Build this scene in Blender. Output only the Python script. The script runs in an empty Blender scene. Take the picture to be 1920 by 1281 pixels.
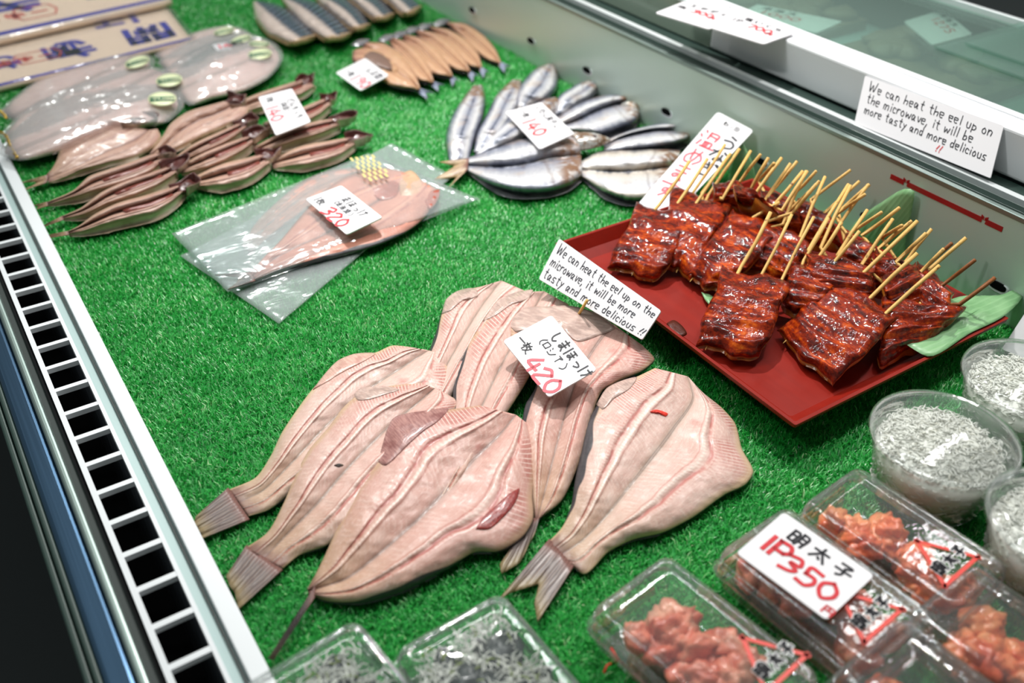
import bpy, bmesh, math, random
import numpy as np
from mathutils import Vector, Matrix, noise as mnoise

SC = bpy.context.scene
COL = SC.collection
random.seed(7)
RNG = np.random.default_rng(7)

# ------------------------------------------------------------------ camera
CAM_R = np.array([[0.83869788, 0.31485462, -0.4443562],
                  [-0.54443293, 0.50476603, -0.66992839],
                  [0.01336586, 0.80378967, 0.59476342]])
CAM_O = np.array([0.0, 0.0, 0.6])
FPX = 1781.774
cam_data = bpy.data.cameras.new('camera')
cam_data.sensor_width = 36.0
cam_data.lens = FPX / 1920 * 36.0
cam_data.clip_start = 0.02
cam_data.dof.use_dof = True
cam_data.dof.focus_distance = 0.95
cam_data.dof.aperture_fstop = 3.5
cam = bpy.data.objects.new('camera', cam_data)
COL.objects.link(cam)
M4 = Matrix([list(CAM_R[i]) + [CAM_O[i]] for i in range(3)] + [[0, 0, 0, 1]])
cam.matrix_world = M4
SC.camera = cam

# ------------------------------------------------------------------ world, lamps, exposure
SC.view_settings.view_transform = 'Standard'
SC.view_settings.look = 'None'
SC.view_settings.gamma = 1.0
SC.view_settings.use_curve_mapping = False
SC.view_settings.exposure = 0.0
W = bpy.data.worlds.new('market_hall')
SC.world = W
W.use_nodes = True
W.node_tree.nodes['Background'].inputs[0].default_value = (0.60, 0.72, 0.70, 1)
W.node_tree.nodes['Background'].inputs[1].default_value = 0.17


def area_lamp(name, loc, target, sx, sy, watts, col=(1, 1, 1)):
    l = bpy.data.lights.new(name, 'AREA')
    l.shape = 'RECTANGLE'; l.size = sx; l.size_y = sy
    l.energy = watts; l.color = col
    o = bpy.data.objects.new(name, l); COL.objects.link(o)
    o.location = loc
    d = Vector(target) - Vector(loc)
    o.rotation_euler = d.to_track_quat('-Z', 'Y').to_euler()
    return o


def spot_lamp(name, loc, target, watts, size, blend=0.8, rad=0.03, col=(1, 1, 1)):
    l = bpy.data.lights.new(name, 'SPOT')
    l.energy = watts; l.spot_size = math.radians(size); l.spot_blend = blend
    l.shadow_soft_size = rad; l.color = col
    o = bpy.data.objects.new(name, l); COL.objects.link(o)
    o.location = loc
    d = Vector(target) - Vector(loc)
    o.rotation_euler = d.to_track_quat('-Z', 'Y').to_euler()
    return o


# spot rail on the hall ceiling over the case, an added aisle-side spot, fluorescent tubes over the aisle and over the counter
spot_lamp('ceiling_or_added_spot', (0.98, 1.80, 2.0), (0.66, 0.82, 0.0), 205, 46, 1.0, 0.04, (1.0, 0.985, 0.96))
spot_lamp('ceiling_or_added_spot', (0.70, 2.90, 2.0), (0.50, 1.75, 0.0), 150, 54, 0.9, 0.05, (0.97, 1.0, 0.97))
spot_lamp('ceiling_or_added_spot', (1.45, 0.70, 2.0), (0.80, 0.50, 0.0), 38, 55, 0.9, 0.04, (1.0, 0.985, 0.96))
spot_lamp('ceiling_or_added_spot', (-0.90, 1.10, 1.9), (0.95, 1.00, 0.08), 34, 50, 1.0, 0.06, (0.96, 1.0, 0.98))  # added spot on the aisle side, aimed at the back panel to brighten it
area_lamp('fluorescent_tube', (0.20, 1.0, 2.0), (0.5, 0.9, 0.0), 0.06, 2.4, 16, (0.93, 1.0, 0.98))
area_lamp('fluorescent_tube', (1.50, 0.8, 1.9), (0.9, 0.7, 0.0), 0.06, 2.4, 12, (1.0, 0.98, 0.97))


# ------------------------------------------------------------------ placing helpers
def ray(px, py):
    d = CAM_R @ np.array([(px - 960.0) / FPX, -(py - 640.5) / FPX, -1.0])
    return d


def at(px, py, z=0.0):
    d = ray(px, py)
    return CAM_O + d * ((z - CAM_O[2]) / d[2])


def atx(px, py, x):
    d = ray(px, py)
    return CAM_O + d * (x / d[0])


def crop(x0, y0, k):
    """turns coordinates measured on an enlarged detail back into frame coordinates"""
    return lambda pts: [(x0 + p[0] * k,) + (y0 + p[1] * k,) + tuple(p[2:]) for p in pts]


def world_loc(o):
    v = Vector((0, 0, 0))
    while o is not None:
        v = v + o.location
        o = o.parent
    return v


def tag(o, label=None, cat=None, group=None, kind=None):
    if label: o['label'] = label
    if cat: o['category'] = cat
    if group: o['group'] = group
    if kind: o['kind'] = kind
    return o


def empty(name, loc, label, cat, group=None):
    o = bpy.data.objects.new(name, None)
    o.empty_display_size = 0.02
    COL.objects.link(o)
    o.location = Vector([float(c) for c in loc])
    return tag(o, label, cat, group)


def link(name, verts, faces, mats, parent=None, uvs=None, fmat=None, smooth=True, recalc=True):
    """one mesh object from world-space vertices; uvs are per vertex"""
    V = np.asarray(verts, dtype=float)
    if parent is None:
        loc = np.array([V[:, 0].mean(), V[:, 1].mean(), V[:, 2].min()])
        off = loc
    else:
        loc = np.zeros(3)
        off = np.array(world_loc(parent))
    me = bpy.data.meshes.new(name)
    me.from_pydata((V - off).tolist(), [], [tuple(int(i) for i in f) for f in faces])
    if not isinstance(mats, (list, tuple)):
        mats = [mats]
    for m in mats:
        me.materials.append(m)
    if fmat is not None:
        me.polygons.foreach_set('material_index', np.asarray(fmat, dtype=np.int32))
    if uvs is not None:
        uvl = me.uv_layers.new(name='UVMap')
        li = np.empty(len(me.loops), dtype=np.int32)
        me.loops.foreach_get('vertex_index', li)
        uvl.data.foreach_set('uv', np.asarray(uvs, dtype=np.float32)[li].ravel())
    if recalc:
        bm = bmesh.new(); bm.from_mesh(me)
        bmesh.ops.recalc_face_normals(bm, faces=bm.faces)
        bm.to_mesh(me); bm.free()
    if smooth:
        me.polygons.foreach_set('use_smooth', np.ones(len(me.polygons), dtype=bool))
    me.update()
    o = bpy.data.objects.new(name, me)
    COL.objects.link(o)
    o.location = loc
    o.parent = parent
    return o


class MB:
    """collects simple shapes, then becomes ONE mesh"""
    def __init__(s): s.v = []; s.f = []; s.u = []; s.m = []

    def add(s, V, F, U=None, m=0):
        b = len(s.v)
        s.v.extend([tuple(p) for p in V])
        s.f.extend([tuple(i + b for i in f) for f in F])
        s.u.extend(U if U is not None else [(0.0, 0.0)] * len(V))
        s.m.extend([m] * len(F))

    def box(s, x0, x1, y0, y1, z0, z1, m=0):
        V = [(x, y, z) for x in (x0, x1) for y in (y0, y1) for z in (z0, z1)]
        F = [(0, 1, 3, 2), (4, 6, 7, 5), (0, 4, 5, 1), (2, 3, 7, 6), (0, 2, 6, 4), (1, 5, 7, 3)]
        s.add(V, F, None, m)

    def tube(s, pts, rads, n=8, m=0, capped=True):
        pts = [np.asarray(p, float) for p in pts]
        if not hasattr(rads, '__len__'): rads = [rads] * len(pts)
        V = []; U = []
        t0 = pts[-1] - pts[0]
        a = np.array([0, 0, 1.0]) if abs(t0[2]) < 0.9 * np.linalg.norm(t0) else np.array([1.0, 0, 0])
        for i, p in enumerate(pts):
            t = pts[min(i + 1, len(pts) - 1)] - pts[max(i - 1, 0)]
            t = t / (np.linalg.norm(t) + 1e-12)
            u = np.cross(a, t); u /= (np.linalg.norm(u) + 1e-12)
            w = np.cross(t, u)
            for k in range(n):
                c = 2 * math.pi * k / n
                V.append(p + rads[i] * (u * math.cos(c) + w * math.sin(c)))
                U.append((i / max(1, len(pts) - 1), k / n))
        F = []
        for i in range(len(pts) - 1):
            for k in range(n):
                F.append((i * n + k, i * n + (k + 1) % n, (i + 1) * n + (k + 1) % n, (i + 1) * n + k))
        if capped:
            F.append(tuple(range(n))[::-1]); F.append(tuple((len(pts) - 1) * n + k for k in range(n)))
        s.add(V, F, U, m)

    def lathe(s, prof, c, n=48, m=0, axis='z'):
        V = []; U = []
        for i, (r, z) in enumerate(prof):
            for k in range(n):
                a = 2 * math.pi * k / n
                V.append((c[0] + r * math.cos(a), c[1] + r * math.sin(a), c[2] + z)); U.append((k / n, i / len(prof)))
        F = [(i * n + k, i * n + (k + 1) % n, (i + 1) * n + (k + 1) % n, (i + 1) * n + k)
             for i in range(len(prof) - 1) for k in range(n)]
        s.add(V, F, U, m)

    def build(s, name, mats, parent=None, smooth=True, recalc=True):
        return link(name, s.v, s.f, mats, parent, s.u, s.m, smooth, recalc)


def spline(pts, n):
    """Catmull-Rom resampling by chord length, any dimension"""
    P = np.asarray(pts, float)
    if len(P) == 1: return np.repeat(P, n, 0)
    d = np.r_[0, np.cumsum(np.linalg.norm(np.diff(P[:, :2], axis=0), axis=1) + 1e-9)]
    d /= d[-1]
    t = np.linspace(0, 1, n)
    # finite-difference tangents, limited
    m = np.gradient(P, d, axis=0) if len(P) > 2 else np.repeat((P[1:] - P[:1]), 2, 0)
    out = np.empty((n, P.shape[1]))
    for i, tt in enumerate(t):
        k = min(max(np.searchsorted(d, tt, side='right') - 1, 0), len(P) - 2)
        h = d[k + 1] - d[k]; s = (tt - d[k]) / h
        h00 = 2 * s**3 - 3 * s**2 + 1; h10 = s**3 - 2 * s**2 + s; h01 = -2 * s**3 + 3 * s**2; h11 = s**3 - s**2
        out[i] = h00 * P[k] + h10 * h * m[k] * .8 + h01 * P[k + 1] + h11 * h * m[k + 1] * .8
    return out


def nz(x, y, z=0.0, s=1.0):
    return mnoise.noise(Vector((x * s, y * s, z * s)))


def shell(name, T, B, mats, parent=None, uv=None, side=1, bot=1):
    """closed slab: T top grid, B bottom grid (n,m,3)"""
    n, m, _ = T.shape
    idx = lambda i, j: i * m + j
    V = np.r_[T.reshape(-1, 3), B.reshape(-1, 3)]
    N = n * m
    F = []; fm = []
    for i in range(n - 1):
        for j in range(m - 1):
            q = (idx(i, j), idx(i + 1, j), idx(i + 1, j + 1), idx(i, j + 1))
            F.append(q); fm.append(0)
            F.append(tuple(k + N for k in q[::-1])); fm.append(bot)
    for i in range(n - 1):
        F.append((idx(i, 0), idx(i, 0) + N, idx(i + 1, 0) + N, idx(i + 1, 0))); fm.append(side)
        F.append((idx(i, m - 1), idx(i + 1, m - 1), idx(i + 1, m - 1) + N, idx(i, m - 1) + N)); fm.append(side)
    for j in range(m - 1):
        F.append((idx(0, j), idx(0, j + 1), idx(0, j + 1) + N, idx(0, j) + N)); fm.append(side)
        F.append((idx(n - 1, j), idx(n - 1, j) + N, idx(n - 1, j + 1) + N, idx(n - 1, j + 1))); fm.append(side)
    if uv is None:
        uv = np.array([[(i / (n - 1), j / (m - 1)) for j in range(m)] for i in range(n)], float)
    UV = np.r_[uv.reshape(-1, 2), uv.reshape(-1, 2)]
    return link(name, V, F, mats, parent, UV, fm)


# ------------------------------------------------------------------ materials
def sr(r, g, b):
    f = lambda c: (c / 255 / 12.92) if c / 255 <= 0.04045 else ((c / 255 + 0.055) / 1.055) ** 2.4
    return (f(r), f(g), f(b), 1.0)


class NT:
    def __init__(s, name):
        s.m = bpy.data.materials.new(name); s.m.use_nodes = True
        s.t = s.m.node_tree
        s.b = s.t.nodes['Principled BSDF']; s.out = s.t.nodes['Material Output']

    def n(s, t, **k):
        nd = s.t.nodes.new(t)
        for a, b in k.items(): setattr(nd, a, b)
        return nd

    def put(s, sock, v):
        if isinstance(v, bpy.types.NodeSocket): s.t.links.new(v, sock)
        elif v is not None: sock.default_value = v

    def math(s, op, a, b=None, c=None, clamp=False):
        nd = s.n('ShaderNodeMath', operation=op, use_clamp=clamp)
        for i, v in enumerate((a, b, c)):
            if v is not None: s.put(nd.inputs[i], v)
        return nd.outputs[0]

    def mix(s, f, a, b, blend='MIX'):
        nd = s.n('ShaderNodeMix', data_type='RGBA', blend_type=blend)
        s.put(nd.inputs[0], f); s.put(nd.inputs[6], a); s.put(nd.inputs[7], b)
        return nd.outputs[2]

    def sst(s, x, lo, hi):
        nd = s.n('ShaderNodeMapRange', interpolation_type='SMOOTHSTEP')
        s.put(nd.inputs[0], x); nd.inputs[1].default_value = lo; nd.inputs[2].default_value = hi
        return nd.outputs[0]

    def band(s, x, c, w):
        d = s.math('ABSOLUTE', s.math('SUBTRACT', x, c))
        nd = s.n('ShaderNodeMapRange', interpolation_type='SMOOTHSTEP')
        s.put(nd.inputs[0], d); nd.inputs[1].default_value = 0; nd.inputs[2].default_value = w
        nd.inputs[3].default_value = 1; nd.inputs[4].default_value = 0
        return nd.outputs[0]

    def uv(s):
        tc = s.n('ShaderNodeTexCoord'); sp = s.n('ShaderNodeSeparateXYZ')
        s.t.links.new(tc.outputs['UV'], sp.inputs[0])
        return sp.outputs[0], sp.outputs[1]

    def obj(s): return s.n('ShaderNodeTexCoord').outputs['Object']

    def comb(s, x, y, z=0.0):
        nd = s.n('ShaderNodeCombineXYZ')
        for i, v in enumerate((x, y, z)): s.put(nd.inputs[i], v)
        return nd.outputs[0]

    def noise(s, vec=None, scale=5, detail=3, rough=.55, dist=0.0):
        nd = s.n('ShaderNodeTexNoise')
        if vec is not None: s.put(nd.inputs['Vector'], vec)
        nd.inputs['Scale'].default_value = scale; nd.inputs['Detail'].default_value = detail
        nd.inputs['Roughness'].default_value = rough; nd.inputs['Distortion'].default_value = dist
        return nd.outputs[0]

    def ramp(s, f, stops):
        nd = s.n('ShaderNodeValToRGB'); e = nd.color_ramp.elements
        while len(e) > 1: e.remove(e[0])
        e[0].position, e[0].color = stops[0][0], stops[0][1]
        for p, c in stops[1:]:
            q = e.new(p); q.color = c
        s.put(nd.inputs[0], f)
        return nd.outputs[0]

    def bump(s, h, strength=.4, dist=.001, normal=None):
        nd = s.n('ShaderNodeBump'); nd.inputs['Strength'].default_value = strength
        nd.inputs['Distance'].default_value = dist
        s.put(nd.inputs['Height'], h)
        if normal is not None: s.put(nd.inputs['Normal'], normal)
        return nd.outputs[0]

    def set(s, color=None, rough=None, metal=None, spec=None, coat=None, coat_rough=None, normal=None, sss=None, trans=None):
        I = s.b.inputs
        for k, v in (('Base Color', color), ('Roughness', rough), ('Metallic', metal), ('Specular IOR Level', spec),
                     ('Coat Weight', coat), ('Coat Roughness', coat_rough), ('Normal', normal),
                     ('Subsurface Weight', sss), ('Transmission Weight', trans)):
            if v is not None: s.put(I[k], v)
        if sss:
            I['Subsurface Radius'].default_value = (.006, .003, .002); I['Subsurface Scale'].default_value = .5
        return s.m


def plain(name, col, rough=.5, metal=0.0, spec=.5, bump=0.0, bscale=60, vary=.06, coat=0.0):
    t = NT(name)
    v = t.noise(t.obj(), bscale * .3, 3)
    c = t.mix(v, tuple(x * (1 - vary) for x in col[:3]) + (1,), tuple(min(1, x * (1 + vary)) for x in col[:3]) + (1,))
    nrm = t.bump(t.noise(t.obj(), bscale, 4), bump, .001) if bump else None
    return t.set(c, rough, metal, spec, coat, None, nrm)


def film(name, tint, base=.05, haze=.06, rough=.06, bump=.5, bscale=30, stretch=(1, 1, 1), edge=.75, dist=.003, hazecol=(.9, .95, .95, 1)):
    """thin clear plastic: see-through, glossy, slightly milky"""
    t = NT(name)
    mp = t.n('ShaderNodeMapping'); mp.inputs['Scale'].default_value = stretch
    t.t.links.new(t.obj(), mp.inputs[0])
    h = t.noise(mp.outputs[0], bscale, 3, .5, .6)
    nrm = t.bump(h, bump, dist) if bump else None
    tr = t.n('ShaderNodeBsdfTransparent'); tr.inputs[0].default_value = tint
    gl = t.n('ShaderNodeBsdfGlossy'); gl.inputs['Roughness'].default_value = rough
    df = t.n('ShaderNodeBsdfDiffuse'); df.inputs[0].default_value = hazecol
    if nrm is not None:
        t.put(gl.inputs['Normal'], nrm)
    lw = t.n('ShaderNodeLayerWeight'); lw.inputs[0].default_value = .35
    if nrm is not None: t.put(lw.inputs['Normal'], nrm)
    fac = t.math('MULTIPLY_ADD', lw.outputs['Fresnel'], edge, base, clamp=True)
    m1 = t.n('ShaderNodeMixShader'); m1.inputs[0].default_value = haze
    t.t.links.new(tr.outputs[0], m1.inputs[1]); t.t.links.new(df.outputs[0], m1.inputs[2])
    m2 = t.n('ShaderNodeMixShader')
    t.put(m2.inputs[0], fac); t.t.links.new(m1.outputs[0], m2.inputs[1]); t.t.links.new(gl.outputs[0], m2.inputs[2])
    t.t.links.new(m2.outputs[0], t.out.inputs['Surface'])
    t.t.nodes.remove(t.b)
    return t.m


def flesh_material(name, base, tail, line, rib, groove, edge, chev=46.0, blood=.78, linepos=.5, spots=None):
    """split fish, UV u: tail 0 -> head 1, v: edge 0 - backbone .5 - edge 1"""
    t = NT(name)
    u, v = t.uv()
    a = t.math('ABSOLUTE', t.math('MULTIPLY_ADD', v, 2.0, -1.0))         # 0 centre, 1 edge
    wob = t.noise(t.comb(t.math('MULTIPLY', u, 5.0), v, 0.0), 2.2, 3)
    aw = t.math('ADD', a, t.math('MULTIPLY_ADD', wob, .10, -.05))
    fine = t.noise(t.comb(t.math('MULTIPLY', u, 1.0), v, 0.0), 55, 4, .65)
    big = t.noise(t.comb(t.math('MULTIPLY', u, 2.0), v, 0.0), 3.4, 3)
    ob = t.noise(t.obj(), 26, 3)
    col = t.mix(t.sst(u, .0, .5), tail, base)
    col = t.mix(t.math('MULTIPLY', t.sst(big, .45, .8), .5), col, rib)
    # muscle chevrons: fine herring-bone, broken up by noise
    d = t.math('ABSOLUTE', t.math('SUBTRACT', aw, linepos))
    ph = t.math('ADD', t.math('MULTIPLY', u, chev * 6.283), t.math('MULTIPLY', d, 44.0))
    ph = t.math('ADD', ph, t.math('MULTIPLY', t.noise(t.comb(t.math('MULTIPLY', u, 4.0), t.math('MULTIPLY', v, 3.0), 0.0), 5, 4, .6), 9.0))
    wv = t.math('MULTIPLY_ADD', t.math('SINE', ph), .5, .5)
    msk = t.sst(t.noise(t.comb(t.math('MULTIPLY', u, 3.0), v, 0.0), 4.5, 3), .40, .66)
    col = t.mix(t.math('MULTIPLY', t.math('MULTIPLY', t.sst(wv, .55, .95), msk), .30), col, rib)
    # belly wall near the head: rosy, with pale curved ribs
    zone = t.math('MULTIPLY', t.math('MULTIPLY', t.sst(aw, .54, .66), t.sst(u, .52, .80)), t.sst(t.noise(t.comb(t.math('MULTIPLY', u, 3.0), v, 0.0), 3.2, 2), .34, .58))
    col = t.mix(t.math('MULTIPLY', zone, .50), col, line)
    rp = t.math('ADD', t.math('MULTIPLY', u, chev * 10.5), t.math('MULTIPLY', aw, -30.0))
    col = t.mix(t.math('MULTIPLY', t.math('MULTIPLY', t.sst(t.math('SINE', rp), .35, .95), zone), .75), col, rib)
    # fibres along the fish
    fb = t.noise(t.comb(t.math('MULTIPLY', u, 7.0), t.math('MULTIPLY', v, 60.0), 0.0), 1.6, 4, .65)
    col = t.mix(t.math('MULTIPLY', t.sst(fb, .48, .75), .24), col, line)
    col = t.mix(t.math('MULTIPLY', t.sst(fine, .50, .72), .38), col, rib)
    col = t.mix(t.math('MULTIPLY', t.sst(t.noise(t.comb(u, t.math('MULTIPLY', v, 1.5), 0.0), 130, 2, .6), .52, .70), .22), col, line)
    # blood line with a ragged outer side, beaded pale ridge on its inner side
    comb_ = t.math('MULTIPLY_ADD', t.math('SINE', t.math('MULTIPLY', u, chev * 9.0)), .5, .5)
    rag = t.math('MULTIPLY', t.band(aw, linepos + .015, .050), t.sst(t.noise(t.comb(t.math('MULTIPLY', u, 12.0), v, 0.0), 2.0, 3), .28, .52))
    rag2 = t.math('MULTIPLY', t.math('MULTIPLY', t.band(aw, linepos + .06, .075), comb_), .55)
    rag = t.math('MAXIMUM', rag, t.math('MULTIPLY', rag2, t.sst(big, .35, .6)))
    col = t.mix(t.math('MULTIPLY', rag, blood), col, line)
    bead = t.math('MULTIPLY', t.band(aw, linepos - .075, .045), t.math('MULTIPLY_ADD', comb_, .5, .4))
    col = t.mix(bead, col, rib)
    col = t.mix(t.math('MULTIPLY', t.band(aw, linepos - .135, .018), .35), col, line)
    # blotches of red near the head
    red = t.math('MULTIPLY', t.sst(ob, .60, .80), t.sst(u, .35, .95))
    col = t.mix(t.math('MULTIPLY', red, .5), col, line)
    # backbone groove
    col = t.mix(t.math('MULTIPLY', t.band(a, 0.0, .11), .6), col, groove)
    col = t.mix(t.math('MULTIPLY', t.band(a, 0.012, .018), .6), col, sr(92, 78, 70))
    # dark tail root
    col = t.mix(t.math('MULTIPLY', t.sst(t.math('ADD', u, t.math('MULTIPLY_ADD', wob, .10, -.05)), .085, .0), .8), col, sr(112, 74, 70))
    # skin edge; on the fanned fish also painted gap shade
    col = t.mix(t.math('MULTIPLY', t.sst(aw, .86, .99), .75), col, edge)
    at_ = t.n('ShaderNodeAttribute'); at_.attribute_name = 'skin'         # where the dark skin wraps round the edge; fanned fish: painted gap shade
    col = t.mix(t.sst(at_.outputs['Fac'], .35, .65), col, t.mix(fb, sr(36, 34, 40), sr(86, 80, 82)))
    hgt = t.math('ADD', t.math('MULTIPLY', t.math('MULTIPLY', wv, msk), .22), t.math('ADD', t.math('MULTIPLY', fine, .6), t.math('MULTIPLY', rag, -.5)))
    nrm = t.bump(hgt, .42, .0010)
    return t.set(col, t.math('MULTIPLY_ADD', fine, .25, .30), 0, .4, .15, .2, nrm, .10)


M = {}
M['hokke'] = flesh_material('atka_flesh', sr(206, 168, 156), sr(188, 156, 130), sr(164, 58, 50), sr(234, 212, 200), sr(150, 124, 108), sr(190, 160, 124))
M['hokke2'] = flesh_material('atka_flesh_rosy', sr(202, 158, 146), sr(190, 156, 128), sr(158, 50, 44), sr(232, 206, 194), sr(148, 116, 104), sr(182, 150, 118), 40)
M['hokke3'] = flesh_material('atka_flesh_pale', sr(208, 174, 162), sr(192, 162, 136), sr(168, 66, 58), sr(234, 216, 204), sr(158, 136, 118), sr(204, 176, 138), 50, .72)
M['smoked'] = flesh_material('mackerel_flesh', sr(196, 130, 110), sr(176, 112, 98), sr(138, 62, 56), sr(214, 158, 134), sr(120, 70, 62), sr(120, 86, 76), 60, .6)
M['aji'] = flesh_material('aji_flesh', sr(184, 146, 130), sr(176, 142, 120), sr(126, 62, 58), sr(210, 178, 160), sr(116, 62, 56), sr(186, 160, 128), 36, .6, .34)
M['tan'] = flesh_material('dried_flesh', sr(190, 146, 112), sr(176, 124, 102), sr(128, 72, 64), sr(204, 166, 128), sr(140, 84, 72), sr(92, 62, 48), 30, .6, .22)  # dark edge colour also paints the gap shade between fanned fish
M['pale'] = flesh_material('flounder_flesh', sr(244, 206, 198), sr(232, 198, 188), sr(196, 120, 112), sr(248, 234, 230), sr(212, 176, 168), sr(226, 206, 200), 30, .35)


def skin_material(name, cols, rough=.3, metal=.25, bumps=.3, scale=120):
    t = NT(name)
    f = t.noise(t.obj(), 28, 4, .6)
    c = t.ramp(f, [(.3, cols[0]), (.5, cols[1]), (.7, cols[2])])
    nrm = t.bump(t.noise(t.obj(), scale, 3), bumps, .0008)
    return t.set(c, rough, metal, .6, .2, .15, nrm)


M['skin_dark'] = skin_material('dark_skin', [sr(34, 34, 40), sr(62, 58, 62), sr(92, 86, 84)])
M['skin_tan'] = skin_material('tan_skin', [sr(176, 146, 118), sr(212, 186, 160), sr(230, 214, 192)], .35, .1)
M['skin_grey'] = skin_material('grey_skin', [sr(92, 88, 98), sr(146, 142, 148), sr(190, 184, 184)], .25, .4)
M['head_dark'] = skin_material('gill_head', [sr(70, 54, 50), sr(150, 124, 108), sr(206, 186, 166)], .28, .15, .6, 160)


def silver_material(name, back, mid, belly, freck=.4):
    """whole or opened silver fish; v: edge 0 - ridge .5 - edge 1"""
    t = NT(name)
    u, v = t.uv()
    a = t.math('ABSOLUTE', t.math('MULTIPLY_ADD', v, 2.0, -1.0))
    w = t.math('ADD', a, t.math('MULTIPLY_ADD', t.noise(t.comb(t.math('MULTIPLY', u, 6.0), v, 0.0), 2.5, 3), .3, -.15))
    col = t.ramp(w, [(.0, back), (.10, mid), (.55, belly), (.80, mid), (.98, back)])
    sp = t.noise(t.obj(), 260, 2)
    col = t.mix(t.math('MULTIPLY', t.sst(sp, .58, .70), freck), col, back)
    col = t.mix(t.math('MULTIPLY', t.sst(t.noise(t.obj(), 30, 3), .52, .70), .35), col, sr(196, 170, 146))
    col = t.mix(t.math('MULTIPLY', t.band(t.math('ADD', t.math('MULTIPLY_ADD', a, -.10, u), t.math('MULTIPLY_ADD', t.noise(t.obj(), 40, 2), .08, -.04)), .68, .03), .4), col, sr(118, 96, 88))
    head = t.sst(u, .74, .88)
    col = t.mix(t.math('MULTIPLY', head, t.sst(t.noise(t.obj(), 70, 3), .36, .56)), col, sr(134, 98, 74))
    nrm = t.bump(t.noise(t.comb(t.math('MULTIPLY', u, 90.0), t.math('MULTIPLY', v, 40.0), 0.0), 1.0, 2), .35, .0007)
    return t.set(col, .30, .14, .6, .12, .15, nrm)


M['sardine'] = silver_material('sardine_skin', sr(70, 74, 92), sr(140, 142, 156), sr(218, 214, 214))
M['sardine_cream'] = silver_material('sardine_opened', sr(58, 62, 78), sr(206, 196, 184), sr(206, 206, 214), .3)


def mackerel_material():
    t = NT('mackerel_skin')
    u, v = t.uv()
    st = t.math('SINE', t.math('ADD', t.math('MULTIPLY', u, 95.0), t.math('MULTIPLY', t.noise(t.comb(u, t.math('MULTIPLY', v, 3.0), 0.0), 8, 3), 5.0)))
    back = t.mix(t.sst(st, -.2, .5), sr(22, 28, 42), sr(112, 126, 142))
    side = t.mix(t.noise(t.obj(), 40, 3), sr(226, 206, 196), sr(206, 184, 172))
    w = t.math('ADD', v, t.math('MULTIPLY_ADD', t.noise(t.obj(), 35, 2), .10, -.05))
    col = t.mix(t.sst(w, .44, .60), side, back)
    return t.set(col, .3, .15, .6, .2, .15, t.bump(t.noise(t.obj(), 200, 2), .2, .0006), .05)


M['mackerel'] = mackerel_material()
M['cut_edge'] = plain('cut_edge', sr(206, 168, 128), .45, 0, .4, .5, 160, .25)


def fin_material(name, a, b, tip, rays=70.0):
    t = NT(name)
    u, v = t.uv()
    s = t.math('SINE', t.math('ADD', t.math('MULTIPLY', v, rays), t.math('MULTIPLY', t.noise(t.comb(t.math('MULTIPLY', u, 2.0), t.math('MULTIPLY', v, 9.0), 0.0), 2, 2), 5.0)))
    col = t.mix(t.sst(s, -.3, .6), a, b)
    col = t.mix(t.math('MULTIPLY', t.sst(u, .55, 1.0), .6), col, tip)
    col = t.mix(t.sst(u, .30, .0), col, sr(124, 86, 78))
    return t.set(col, .42, .0, .45, .1, .2, t.bump(s, .35, .0006))


M['fin'] = fin_material('tail_fin_grey', sr(96, 80, 76), sr(128, 110, 102), sr(160, 140, 92))
M['fin_dark'] = fin_material('tail_fin_dark', sr(48, 44, 46), sr(96, 84, 78), sr(120, 106, 84))
M['fin_tan'] = fin_material('tail_fin_tan', sr(142, 112, 88), sr(186, 158, 124), sr(176, 148, 104), 40)
M['fin_blue'] = fin_material('tail_fin_blue', sr(96, 104, 128), sr(148, 156, 176), sr(120, 122, 136), 30)
def membrane(name, a, b, c):
    t = NT(name)
    u, v = t.uv()
    f = t.noise(t.comb(t.math('MULTIPLY', u, 3.0), t.math('MULTIPLY', v, 14.0), 0.0), 2.4, 4, .6)
    col = t.mix(t.sst(f, .35, .68), a, b)
    col = t.mix(t.math('MULTIPLY', t.sst(t.noise(t.obj(), 60, 3), .5, .7), .6), col, c)
    return t.set(col, .32, 0, .45, .25, .18, t.bump(f, .3, .0008), .05)


M['membrane'] = membrane('belly_membrane', sr(204, 160, 146), sr(220, 182, 168), sr(176, 120, 112))
M['membrane_grey'] = membrane('belly_membrane_grey', sr(178, 150, 140), sr(208, 180, 168), sr(148, 124, 116))
M['membrane_blood'] = membrane('blood_spot', sr(120, 36, 36), sr(168, 70, 62), sr(84, 22, 26))
M['membrane_red'] = membrane('belly_membrane_red', sr(150, 104, 100), sr(184, 138, 130), sr(120, 68, 66))


def turf_material():
    t = NT('turf_fibre')
    u, v = t.uv()                                  # u: per-blade random, v: root -> tip
    c = t.ramp(u, [(0, sr(14, 132, 44)), (.45, sr(38, 180, 68)), (.8, sr(84, 212, 100)), (1, sr(214, 250, 190))])
    geo = t.n('ShaderNodeNewGeometry')
    vm = t.n('ShaderNodeVectorMath', operation='MULTIPLY_ADD')           # normals bent upward to lift the dark self-shading of the blades
    t.t.links.new(geo.outputs['Normal'], vm.inputs[0]); vm.inputs[1].default_value = (.45, .45, .45); vm.inputs[2].default_value = (0, 0, .65)
    vn = t.n('ShaderNodeVectorMath', operation='NORMALIZE'); t.t.links.new(vm.outputs[0], vn.inputs[0])
    m = t.set(c, .30, 0, .38, normal=vn.outputs[0])
    tl = t.n('ShaderNodeBsdfTranslucent'); t.put(tl.inputs[0], c)
    mx = t.n('ShaderNodeMixShader'); mx.inputs[0].default_value = .36
    t.t.links.new(t.b.outputs[0], mx.inputs[1]); t.t.links.new(tl.outputs[0], mx.inputs[2])
    t.t.links.new(mx.outputs[0], t.out.inputs['Surface'])
    return m


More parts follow.
